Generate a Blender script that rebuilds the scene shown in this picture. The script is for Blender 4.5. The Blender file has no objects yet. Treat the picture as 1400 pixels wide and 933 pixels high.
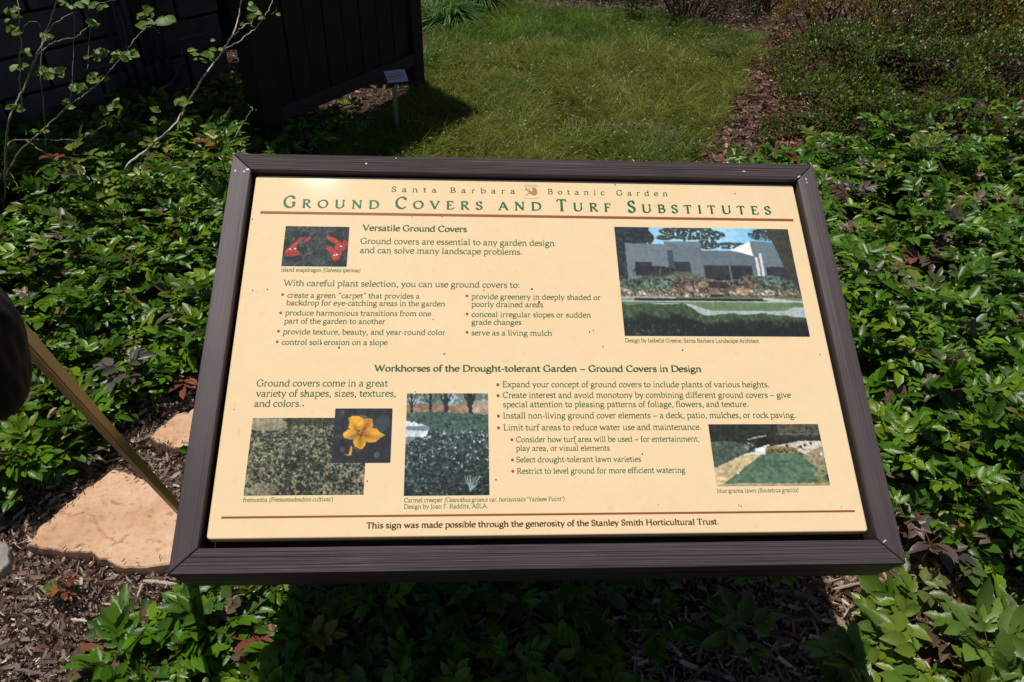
import bpy, bmesh, math, random
import numpy as np
from mathutils import Vector, Matrix

random.seed(7)
rng = np.random.default_rng(11)
S = bpy.context.scene
COL = S.collection

# ------------------------------------------------------------------ camera, world, sun
FPX = 1122.69614                       # focal length in pixels of a 1400 px wide frame
CX, CY = 700.0, 466.5
RV = np.array([2.68226928, -1.57704914e-02, 9.28092839e-02])
TV = np.array([3.99738230e-02, -3.05652092e-03, 1.25892022])
TILT, EPS, SIGN_Z = math.radians(27), -0.03, 0.62


def rod(r):
    t = np.linalg.norm(r)
    k = r / t
    K = np.array([[0, -k[2], k[1]], [k[2], 0, -k[0]], [-k[1], k[0], 0]])
    return np.eye(3) + np.sin(t) * K + (1 - np.cos(t)) * K @ K


_R = rod(RV)
_u = np.array([EPS, math.sin(TILT), math.cos(TILT)])
_u /= np.linalg.norm(_u)
_X = np.array([1, 0, 0]) - _u[0] * _u
_X /= np.linalg.norm(_X)
SM = np.array([_X, np.cross(_u, _X), _u])            # sign frame -> world
SO = np.array([0, 0, SIGN_Z])
RW = _R @ SM.T                                       # world -> lens (right, down, forward)
CAM = SM @ (-_R.T @ TV) + SO


def ray(x, y):
    d = RW.T @ np.array([(x - CX) / FPX, (y - CY) / FPX, 1.0])
    return d / np.linalg.norm(d)


def G(x, y, z=0.0):                                  # where a line of sight meets the height z
    d = ray(x, y)
    return CAM + d * (z - CAM[2]) / d[2]


def atY(x, y, Y):                                    # where it meets the upright plane y = Y
    d = ray(x, y)
    return CAM + d * (Y - CAM[1]) / d[1]


def px(P):
    q = (np.atleast_2d(P) - CAM) @ RW.T
    return np.stack([CX + FPX * q[:, 0] / q[:, 2], CY + FPX * q[:, 1] / q[:, 2]], 1)


cam = bpy.data.cameras.new('camera')
camo = bpy.data.objects.new('camera', cam)
COL.objects.link(camo)
cam.sensor_width = 36
cam.lens = FPX / 1400 * 36
cam.clip_start = 0.02
cam.clip_end = 500
m = Matrix.Identity(4)
for i in range(3):
    m[i][0], m[i][1], m[i][2], m[i][3] = RW[0][i], -RW[1][i], -RW[2][i], CAM[i]
camo.matrix_world = m
S.camera = camo

_n = SM[:, 2]
_d = ray(432, 208)
SUN = _d - 2 * (_d @ _n) * _n                        # the sun stands where the panel mirrors it
sl = bpy.data.lights.new('sun', 'SUN')
sl.energy = 4.0
sl.angle = math.radians(0.53)
sl.color = (1.0, 0.955, 0.88)
so = bpy.data.objects.new('sun', sl)
COL.objects.link(so)
so.rotation_euler = Vector(SUN).to_track_quat('Z', 'Y').to_euler()
so.location = (-2, 2, 6)
W = bpy.data.worlds.new('World')
S.world = W
W.use_nodes = True
nt = W.node_tree
nt.nodes.clear()
sky = nt.nodes.new('ShaderNodeTexSky')
sky.sky_type = 'NISHITA'
sky.sun_disc = False
sky.sun_elevation = math.asin(SUN[2])
sky.sun_rotation = math.atan2(SUN[0], SUN[1])
bg = nt.nodes.new('ShaderNodeBackground')
bg.inputs[1].default_value = 0.05
wo = nt.nodes.new('ShaderNodeOutputWorld')
nt.links.new(sky.outputs[0], bg.inputs[0])
nt.links.new(bg.outputs[0], wo.inputs[0])
S.view_settings.view_transform = 'Standard'
S.view_settings.look = 'None'
S.view_settings.gamma = 1
S.view_settings.exposure = 0
S.render.engine = 'CYCLES'
S.cycles.max_bounces = 6
S.cycles.transparent_max_bounces = 8


# ------------------------------------------------------------------ helpers
def lin(r, g, b):
    f = lambda c: (c / 255 / 12.92) if c / 255 <= .04045 else ((c / 255 + .055) / 1.055) ** 2.4
    return (f(r), f(g), f(b))


def linA(a):
    a = np.clip(a, 0, 255) / 255
    return np.where(a <= .04045, a / 12.92, ((a + .055) / 1.055) ** 2.4)


def tag(o, label=None, cat=None, group=None, kind=None):
    if label: o['label'] = label
    if cat: o['category'] = cat
    if group: o['group'] = group
    if kind: o['kind'] = kind
    return o


def empty(name, loc, rz=0.0):
    o = bpy.data.objects.new(name, None)
    o.empty_display_size = 0.05
    o.location = loc
    o.rotation_euler = (0, 0, rz)
    COL.objects.link(o)
    return o


def link(name, me, parent=None, offset=None):
    o = bpy.data.objects.new(name, me)
    COL.objects.link(o)
    if parent is not None:
        o.parent = parent
        if offset is not None: o.location = offset
    return o


def npmesh(name, V, F, mat, col=None, smooth=False, matidx=None):
    """V (n,3); F (m,k) with k 3 or 4, or a list of such arrays"""
    V = np.asarray(V, dtype=np.float32)
    Fs = F if isinstance(F, list) else [F]
    Fs = [np.asarray(f, dtype=np.int32) for f in Fs if len(f)]
    me = bpy.data.meshes.new(name)
    me.vertices.add(len(V))
    me.vertices.foreach_set('co', V.ravel())
    li = np.concatenate([f.ravel() for f in Fs])
    cnt = np.concatenate([np.full(len(f), f.shape[1], dtype=np.int32) for f in Fs])
    me.loops.add(len(li))
    me.loops.foreach_set('vertex_index', li)
    me.polygons.add(len(cnt))
    st = np.concatenate([[0], np.cumsum(cnt)[:-1]]).astype(np.int32)
    me.polygons.foreach_set('loop_start', st)
    me.polygons.foreach_set('use_smooth', np.full(len(cnt), smooth, dtype=bool))
    for mm in (mat if isinstance(mat, list) else [mat]):
        me.materials.append(mm)
    if matidx is not None:
        me.polygons.foreach_set('material_index', np.asarray(matidx, dtype=np.int32))
    if col is not None:
        a = me.color_attributes.new('tint', 'FLOAT_COLOR', 'POINT')
        c = np.ones((len(V), 4), dtype=np.float32)
        c[:, :3] = col
        a.data.foreach_set('color', c.ravel())
    me.update(calc_edges=True)
    return me


def bmobj(name, bm, mat, parent=None, smooth=False, loc=None):
    me = bpy.data.meshes.new(name)
    bm.normal_update()
    bm.to_mesh(me)
    bm.free()
    for mm in (mat if isinstance(mat, list) else [mat]): me.materials.append(mm)
    if smooth:
        for p in me.polygons: p.use_smooth = True
    o = link(name, me, parent)
    if loc is not None: o.location = loc
    return o


class Mat:
    """small node-material writer"""
    def __init__(s, name, rough=.6, spec=.5):
        s.m = bpy.data.materials.new(name)
        s.m.use_nodes = True
        s.t = s.m.node_tree
        s.n = s.t.nodes
        s.b = s.n['Principled BSDF']
        s.b.inputs['Roughness'].default_value = rough
        s.b.inputs['Specular IOR Level'].default_value = spec

    def node(s, k, **kw):
        x = s.n.new(k)
        for a, v in kw.items(): setattr(x, a, v)
        return x

    def ln(s, a, b): s.t.links.new(a, b)

    def noise(s, scale, detail=4, rough=.6, vec=None, stretch=None):
        tc = s.node('ShaderNodeTexCoord')
        src = tc.outputs['Object']
        if stretch:
            mp = s.node('ShaderNodeMapping')
            mp.inputs['Scale'].default_value = stretch
            s.ln(src, mp.inputs[0])
            src = mp.outputs[0]
        x = s.node('ShaderNodeTexNoise')
        x.inputs['Scale'].default_value = scale
        x.inputs['Detail'].default_value = detail
        x.inputs['Roughness'].default_value = rough
        s.ln(src if vec is None else vec, x.inputs['Vector'])
        return x.outputs['Fac']

    def ramp(s, fac, stops):
        r = s.node('ShaderNodeValToRGB')
        e = r.color_ramp.elements
        while len(e) < len(stops): e.new(.5)
        for i, (p, c) in enumerate(stops):
            e[i].position = p
            e[i].color = (*c, 1)
        s.ln(fac, r.inputs[0])
        return r.outputs[0]

    def mix(s, a, b, fac, mode='MIX'):
        x = s.node('ShaderNodeMix', data_type='RGBA', blend_type=mode)
        for i, v in ((6, a), (7, b)):
            if isinstance(v, tuple): x.inputs[i].default_value = (*v, 1)
            else: s.ln(v, x.inputs[i])
        if isinstance(fac, (int, float)): x.inputs[0].default_value = fac
        else: s.ln(fac, x.inputs[0])
        return x.outputs[2]

    def base(s, c):
        if isinstance(c, tuple): s.b.inputs['Base Color'].default_value = (*c, 1)
        else: s.ln(c, s.b.inputs['Base Color'])

    def bump(s, h, strength=.3, dist=.002):
        b = s.node('ShaderNodeBump')
        b.inputs['Strength'].default_value = strength
        b.inputs['Distance'].default_value = dist
        s.ln(h, b.inputs['Height'])
        s.ln(b.outputs[0], s.b.inputs['Normal'])
        return b.outputs[0]

    def attr(s):
        a = s.node('ShaderNodeAttribute')
        a.attribute_name = 'tint'
        return a.outputs['Color']


def vnoise(x, y, seed=0):
    xi = np.floor(x).astype(np.int64); yi = np.floor(y).astype(np.int64)
    xf = x - xi; yf = y - yi
    def h(a, b):
        n = (a * 374761393 + b * 668265263 + seed * 974711) & 0xffffffff
        n = ((n ^ (n >> 13)) * 1274126177) & 0xffffffff
        return ((n ^ (n >> 16)) & 0xffff) / 65535.0
    u = xf * xf * (3 - 2 * xf); v = yf * yf * (3 - 2 * yf)
    return (h(xi, yi) * (1 - u) + h(xi + 1, yi) * u) * (1 - v) + (h(xi, yi + 1) * (1 - u) + h(xi + 1, yi + 1) * u) * v


def fbm(x, y, seed=0, o=3):
    r = 0; a = .5; t = 0
    for i in range(o):
        r = r + a * vnoise(x * 2 ** i, y * 2 ** i, seed + i * 17); t += a; a *= .5
    return r / t


def inpoly(P, poly):
    x, y = P[:, 0], P[:, 1]
    c = np.zeros(len(P), bool)
    n = len(poly)
    for i in range(n):
        x1, y1 = poly[i]; x2, y2 = poly[(i + 1) % n]
        cond = (y1 > y) != (y2 > y)
        xx = (x2 - x1) * (y - y1) / ((y2 - y1) if y2 != y1 else 1e-9) + x1
        c ^= cond & (x < xx)
    return c


def gpoly(pts, z=0.0):
    return [tuple(G(x, y, z)[:2]) for x, y in pts]


def scatter(poly, n):
    a = np.array(poly)
    lo, hi = a.min(0), a.max(0)
    out = []
    tot = 0
    while tot < n:
        P = lo + rng.random((n * 2, 2)) * (hi - lo)
        P = P[inpoly(P, poly)]
        out.append(P); tot += len(P)
    return np.concatenate(out)[:n]


def area(poly):
    a = np.array(poly); b = np.roll(a, -1, 0)
    return abs((a[:, 0] * b[:, 1] - a[:, 1] * b[:, 0]).sum()) / 2


def unit(v): return v / np.maximum(np.linalg.norm(v, axis=-1, keepdims=True), 1e-9)


def instances(T, F, P, D, N, size, width=1.0, bend=0.0, zw=False):
    """copies of template T (k,3: x along, y across, z up) at P with direction D, normal N"""
    n, k = len(P), len(T)
    D = unit(D)
    N = unit(N - (N * D).sum(1, keepdims=True) * D)
    B = np.cross(N, D)
    size = np.broadcast_to(np.asarray(size, float).reshape(-1, 1), (n, 1))
    width = np.broadcast_to(np.asarray(width, float).reshape(-1, 1), (n, 1))
    bend = np.broadcast_to(np.asarray(bend, float).reshape(-1, 1), (n, 1))
    X = T[None, :, 0] * size
    Y = T[None, :, 1] * size * width
    Z = T[None, :, 2] * size * (width if zw else 1.0) - bend * (T[None, :, 0] ** 2) * size
    V = P[:, None, :] + X[..., None] * D[:, None] + Y[..., None] * B[:, None] + Z[..., None] * N[:, None]
    FF = (np.asarray(F)[None] + (np.arange(n) * k)[:, None, None]).reshape(-1, np.asarray(F).shape[1])
    return V.reshape(-1, 3), FF


def tube(path, radii, seg=5):
    """tapered tube; returns V, F quads"""
    P = np.asarray(path, float)
    n = len(P)
    r = np.broadcast_to(np.asarray(radii, float), (n,))
    t = unit(np.gradient(P, axis=0))
    ref = np.array([0.31, 0.2, 0.93])
    a = unit(np.cross(t, ref)); b = np.cross(t, a)
    th = np.linspace(0, 2 * np.pi, seg, endpoint=False)
    V = P[:, None] + r[:, None, None] * (np.cos(th)[None, :, None] * a[:, None] + np.sin(th)[None, :, None] * b[:, None])
    F = []
    for i in range(n - 1):
        for j in range(seg):
            F.append((i * seg + j, i * seg + (j + 1) % seg, (i + 1) * seg + (j + 1) % seg, (i + 1) * seg + j))
    return V.reshape(-1, 3), np.array(F)


def join(parts):
    V, F, C, o = [], {}, [], 0
    for p in parts:
        v, f = p[0], p[1]
        V.append(v)
        F.setdefault(f.shape[1], []).append(f + o)
        if len(p) > 2: C.append(np.broadcast_to(p[2], (len(v), 3)))
        o += len(v)
    return np.concatenate(V), [np.concatenate(x) for x in F.values()], (np.concatenate(C) if C else None)


def smoothpath(pts, n=6):
    P = [np.array(p, float) for p in pts]
    if len(P) < 3: return np.array([P[0] + (P[-1] - P[0]) * t for t in np.linspace(0, 1, 3)])
    P = [2 * P[0] - P[1]] + P + [2 * P[-1] - P[-2]]
    out = []
    for i in range(1, len(P) - 2):
        for t in np.arange(n) / n:
            a, b, c, d = P[i - 1], P[i], P[i + 1], P[i + 2]
            out.append(.5 * (2 * b + (c - a) * t + (2 * a - 5 * b + 4 * c - d) * t * t + (3 * b - a - 3 * c + d) * t ** 3))
    out.append(P[-2])
    return np.array(out)


# ------------------------------------------------------------------ materials
def mk_leaf(name, rough, trans, coat=.0, spec=.5):
    M = Mat(name, rough, spec)
    c = M.attr()
    nz = M.noise(260, 3)
    c2 = M.mix(c, M.ramp(nz, [(.3, (.72, .75, .7)), (.7, (1.15, 1.1, 1.05))]), .55, 'MULTIPLY')
    geo = M.node('ShaderNodeNewGeometry')
    under = M.mix(c2, (.30, .38, .16), .22)
    col = M.mix(c2, under, geo.outputs['Backfacing'])
    M.base(col)
    M.bump(M.noise(420, 2), .35, .0012)
    tr = M.node('ShaderNodeBsdfTranslucent')
    M.ln(M.mix(col, (.75, 1.0, .18), .45, 'MULTIPLY'), tr.inputs[0])
    mx = M.node('ShaderNodeMixShader')
    mx.inputs[0].default_value = trans
    M.ln(M.b.outputs[0], mx.inputs[1])
    M.ln(tr.outputs[0], mx.inputs[2])
    M.ln(mx.outputs[0], M.n['Material Output'].inputs[0])
    if coat:
        M.b.inputs['Coat Weight'].default_value = coat
        M.b.inputs['Coat Roughness'].default_value = .22
    return M.m


M_LEAF = mk_leaf('glossy_leaf', .33, .30, 0, .42)
M_SOFT = mk_leaf('soft_leaf', .5, .38)
M_SHRUB = mk_leaf('small_leaf', .38, .25, 0, .42)
M_GRASS = mk_leaf('grass_blade', .55, .38, 0, .18)

M = Mat('stem_bark', .75, .25)
M.base(M.mix(M.attr(), M.ramp(M.noise(220, 3), [(.3, (.6, .6, .6)), (.7, (1.3, 1.3, 1.3))]), .8, 'MULTIPLY'))
M_STEM = M.m

M = Mat('mulch_chip', .8, .25)
M.base(M.mix(M.attr(), M.ramp(M.noise(500, 4, .7), [(.3, (.45, .4, .38)), (.7, (1.25, 1.2, 1.15))]), 1, 'MULTIPLY'))
M.bump(M.noise(350, 4, .7, stretch=(1, 3, 1)), .5, .002)
M_CHIP = M.m

M = Mat('mulch_soil', .95, .1)
M.base(M.ramp(M.noise(140, 7, .8), [(.3, (.015, .010, .007)), (.5, (.06, .04, .03)), (.72, (.24, .18, .13))]))
M.bump(M.noise(90, 6, .8), .9, .012)
M_SOIL = M.m

M = Mat('turf_soil', .95, .1)
M.base(M.mix(M.ramp(M.noise(40, 5, .7), [(.35, (.012, .02, .006)), (.7, (.05, .055, .02))]),
             M.ramp(M.noise(90, 4), [(.3, (.03, .02, .012)), (.8, (.09, .07, .035))]), M.noise(1.6, 3)))
M.bump(M.noise(120, 5, .8), .9, .01)
M_TURF = M.m

M = Mat('flagstone', .8, .25)
a = M.ramp(M.noise(9, 7, .7), [(.3, lin(204, 156, 122)), (.5, lin(228, 184, 148)), (.72, lin(242, 208, 178))])
b = M.ramp(M.noise(60, 5, .7), [(.3, (.55, .5, .45)), (.45, (.95, .95, .95)), (.8, (1.1, 1.08, 1.05))])
c = M.ramp(M.noise(30, 3, .6), [(.62, (1, 1, 1)), (.70, (.55, .46, .38))])
M.base(M.mix(M.mix(a, b, .8, 'MULTIPLY'), c, .8, 'MULTIPLY'))
M.bump(M.noise(55, 12, .86), .75, .009)
M_STONE = M.m
M = Mat('grey_stone', .85, .2)
M.base(M.ramp(M.noise(25, 7, .7), [(.3, (.18, .16, .15)), (.7, (.42, .38, .35))]))
M.bump(M.noise(60, 8, .75), .7, .006)
M_GREYSTONE = M.m


def lumber(name, stretch, strength):
    M = Mat(name, .55, .33)
    g = M.noise(1, 3, .55, stretch=stretch)
    g2 = M.noise(1, 2, .5, stretch=tuple(q * 2.3 for q in stretch))
    spot = M.noise(140, 2, .5)
    c = M.ramp(M.noise(5, 4), [(.3, (.060, .044, .046)), (.7, (.084, .062, .065))])
    c = M.mix(c, M.ramp(g, [(.36, (.50, .47, .47)), (.43, (1, 1, 1)), (.8, (1.10, 1.08, 1.08))]), min(1, strength * 1.2), 'MULTIPLY')
    c = M.mix(c, M.ramp(spot, [(.74, (1, 1, 1)), (.80, (1.9, 1.9, 1.9))]), .5, 'MULTIPLY')
    M.base(c)
    mx = M.node('ShaderNodeMath', operation='ADD')
    M.ln(g, mx.inputs[0]); M.ln(g2, mx.inputs[1])
    M.bump(mx.outputs[0], strength, .0035)
    return M.m


M_LUM_H = lumber('frame_lumber_grooved', (1.0, 330, 60), .9)
M_LUM_V = lumber('frame_lumber_smooth', (120, 1.5, 60), .2)

M = Mat('sign_panel', .6, .12)
c = M.ramp(M.noise(3, 5, .6), [(.3, lin(240, 211, 166)), (.7, lin(243, 216, 173))])
sp = M.ramp(M.noise(75, 3, .5), [(.28, (.90, .87, .83)), (.34, (1, 1, 1))])
sp2 = M.ramp(M.noise(40, 6, .7), [(.35, (.975, .97, .965)), (.6, (1.01, 1.01, 1.01))])
M.base(M.mix(M.mix(c, sp, .6, 'MULTIPLY'), sp2, 1, 'MULTIPLY'))
M.b.inputs['Coat Weight'].default_value = .16
M.b.inputs['Coat Roughness'].default_value = .06
M.bump(M.noise(25, 2), .04, .001)
M_PANEL = M.m


def plain(name, col, rough=.6, spec=.4, nscale=None):
    M = Mat(name, rough, spec)
    if 'ink' in name: M.b.inputs['Specular IOR Level'].default_value = .1
    if nscale:
        M.base(M.mix(col, tuple(q * .55 for q in col), M.noise(nscale, 5, .65)))
        M.bump(M.noise(nscale * 2, 4), .3, .002)
    else:
        M.base(col)
    return M.m


M_GREEN_INK = plain('green_ink', lin(54, 106, 70), .45)
M_DARK_INK = plain('dark_green_ink', lin(48, 92, 56), .45)
M_TITLE_INK = plain('title_green_ink', lin(24, 104, 68), .42)
M_BROWN_INK = plain('brown_ink', lin(150, 84, 44), .45)
M_FOOT_INK = plain('footer_brown_ink', lin(92, 60, 28), .45)
M_SPECK = plain('dirt_speck', (.03, .022, .018), .8)
M_WHITE_SPLAT = plain('bird_dropping', (.75, .74, .7), .8)
M = Mat('printed_photo', .6, .12)
M.base(M.attr())
M.b.inputs['Coat Weight'].default_value = .16
M.b.inputs['Coat Roughness'].default_value = .06
M_PRINT = M.m

# ------------------------------------------------------------------ the information sign
# the observed corners and lines of the print, in plane coordinates of the sign
FH, FW = 0.691549389 / 2, 0.5
BW = 0.0335249880
DEP = 0.0106721815
PX0, PX1, PY0, PY1 = -.4602, .4610, -.2982, .3088
LUM = .088                                            # lumber stands on edge


def plane_uv(x, y, d=DEP):                            # picture point -> print coordinates
    o = SO - _n * d
    r = ray(x, y)
    P = CAM + r * (((o - CAM) @ _n) / (r @ _n))
    return np.array([(P - SO) @ SM[:, 0], (P - SO) @ SM[:, 1]])


def toW(V):                                           # sign frame -> world
    return np.asarray(V, float) @ SM.T + SO


SIGNMAT = Matrix([[*SM[i], SO[i]] for i in range(3)] + [[0, 0, 0, 1]])
sign = empty('information_sign', (0, 0, 0))
tag(sign, 'large cream garden information sign about ground covers in a mitred dark purple-brown lumber frame', 'sign')


def sobj(name, me, parent):
    """object whose mesh is in sign-plane coordinates"""
    o = bpy.data.objects.new(name, me)
    COL.objects.link(o)
    o.parent = parent
    if parent is sign: o.matrix_local = SIGNMAT
    return o


def board(name, quad, mat, label=None):
    bm = bmesh.new()
    top = [bm.verts.new((x, y, 0)) for x, y in quad]
    bot = [bm.verts.new((x, y, -LUM)) for x, y in quad]
    bm.faces.new(top)
    bm.faces.new(bot[::-1])
    for i in range(4):
        j = (i + 1) % 4
        bm.faces.new((top[j], top[i], bot[i], bot[j]))
    bmesh.ops.recalc_face_normals(bm, faces=bm.faces)
    bmesh.ops.bevel(bm, geom=[e for e in bm.edges], offset=.0016, segments=2, affect='EDGES', profile=.6)
    me = bpy.data.meshes.new(name)
    bm.to_mesh(me); bm.free()
    me.materials.append(mat)
    for p in me.polygons: p.use_smooth = True
    o = sobj(name, me, sign)
    return o


g = .0007
board('frame_board', [(-FW + g, FH), (FW - g, FH), (FW - BW - g, FH - BW), (-FW + BW + g, FH - BW)], M_LUM_H)
board('frame_board', [(-FW + g, -FH), (-FW + BW + g, -FH + BW), (FW - BW - g, -FH + BW), (FW - g, -FH)], M_LUM_H)
board('frame_board', [(-FW, FH - g), (-FW + BW, FH - BW - g), (-FW + BW, -FH + BW + g), (-FW, -FH + g)], M_LUM_V)
board('frame_board', [(FW, FH - g), (FW, -FH + g), (FW - BW, -FH + BW + g), (FW - BW, FH - BW - g)], M_LUM_V)

# backing tray under the panel, posts below the frame
bm = bmesh.new()
bmesh.ops.create_cube(bm, size=1)
for v in bm.verts:
    v.co = Vector((v.co.x * (2 * FW - 2 * BW - .003), v.co.y * (2 * FH - 2 * BW - .003), -.055 + v.co.z * .02))
me = bpy.data.meshes.new('backing_board'); bm.to_mesh(me); bm.free()
me.materials.append(plain('backing', (.03, .025, .022), .8))
sobj('backing_board', me, sign)
for sx in (-.24, .24):
    top = toW([(sx, .17, -LUM)])[0]
    bm = bmesh.new()
    bmesh.ops.create_cube(bm, size=1)
    for v in bm.verts:
        zt = top[2] - (v.co.y * .09) * math.tan(TILT) * 0
        v.co = Vector((top[0] + v.co.x * .088, top[1] + v.co.y * .088, (top[2] + (.045 + v.co.y * .088) * math.tan(TILT) * .9 - .03) if v.co.z > 0 else -.1))
    bmesh.ops.bevel(bm, geom=list(bm.edges), offset=.003, segments=2, affect='EDGES')
    bmobj('post', bm, M_LUM_V, sign)

# the print panel: thick, with a small rounded edge
bm = bmesh.new()
bmesh.ops.create_cube(bm, size=1)
for v in bm.verts:
    v.co = Vector((PX0 + (v.co.x + .5) * (PX1 - PX0), PY0 + (v.co.y + .5) * (PY1 - PY0), -DEP - .017 + (v.co.z + .5) * .017))
bmesh.ops.bevel(bm, geom=[e for e in bm.edges if abs(e.verts[0].co.z - e.verts[1].co.z) > .01], offset=.005, segments=4, affect='EDGES', profile=.5)
bmesh.ops.bevel(bm, geom=[e for e in bm.edges if e.verts[0].co.z > -DEP - .001 and e.verts[1].co.z > -DEP - .001], offset=.0022, segments=4, affect='EDGES', profile=.5)
me = bpy.data.meshes.new('panel')
bm.to_mesh(me); bm.free()
me.materials.append(M_PANEL)
for p in me.polygons: p.use_smooth = abs(p.normal.z) < .999
panel = sobj('panel', me, sign)


# ---- lettering: broad-nib serif letters drawn as strokes
def arc(cx, cy, rx, ry, a0, a1, n=5):
    return [(cx + rx * math.cos(math.radians(a0 + (a1 - a0) * i / n)), cy + ry * math.sin(math.radians(a0 + (a1 - a0) * i / n))) for i in range(n + 1)]


def L(*p): return ('l', p, 1.)
def Cc(*p): return ('c', p, 1.)
def T(x, y, w=.85): return ('l', ((x - w, y), (x + w, y)), .75)       # foot / head serif
def bowl(cx, cy, rx, ry): return ('c', arc(cx, cy, rx, ry, 100, 460, 9), 1.)


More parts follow.
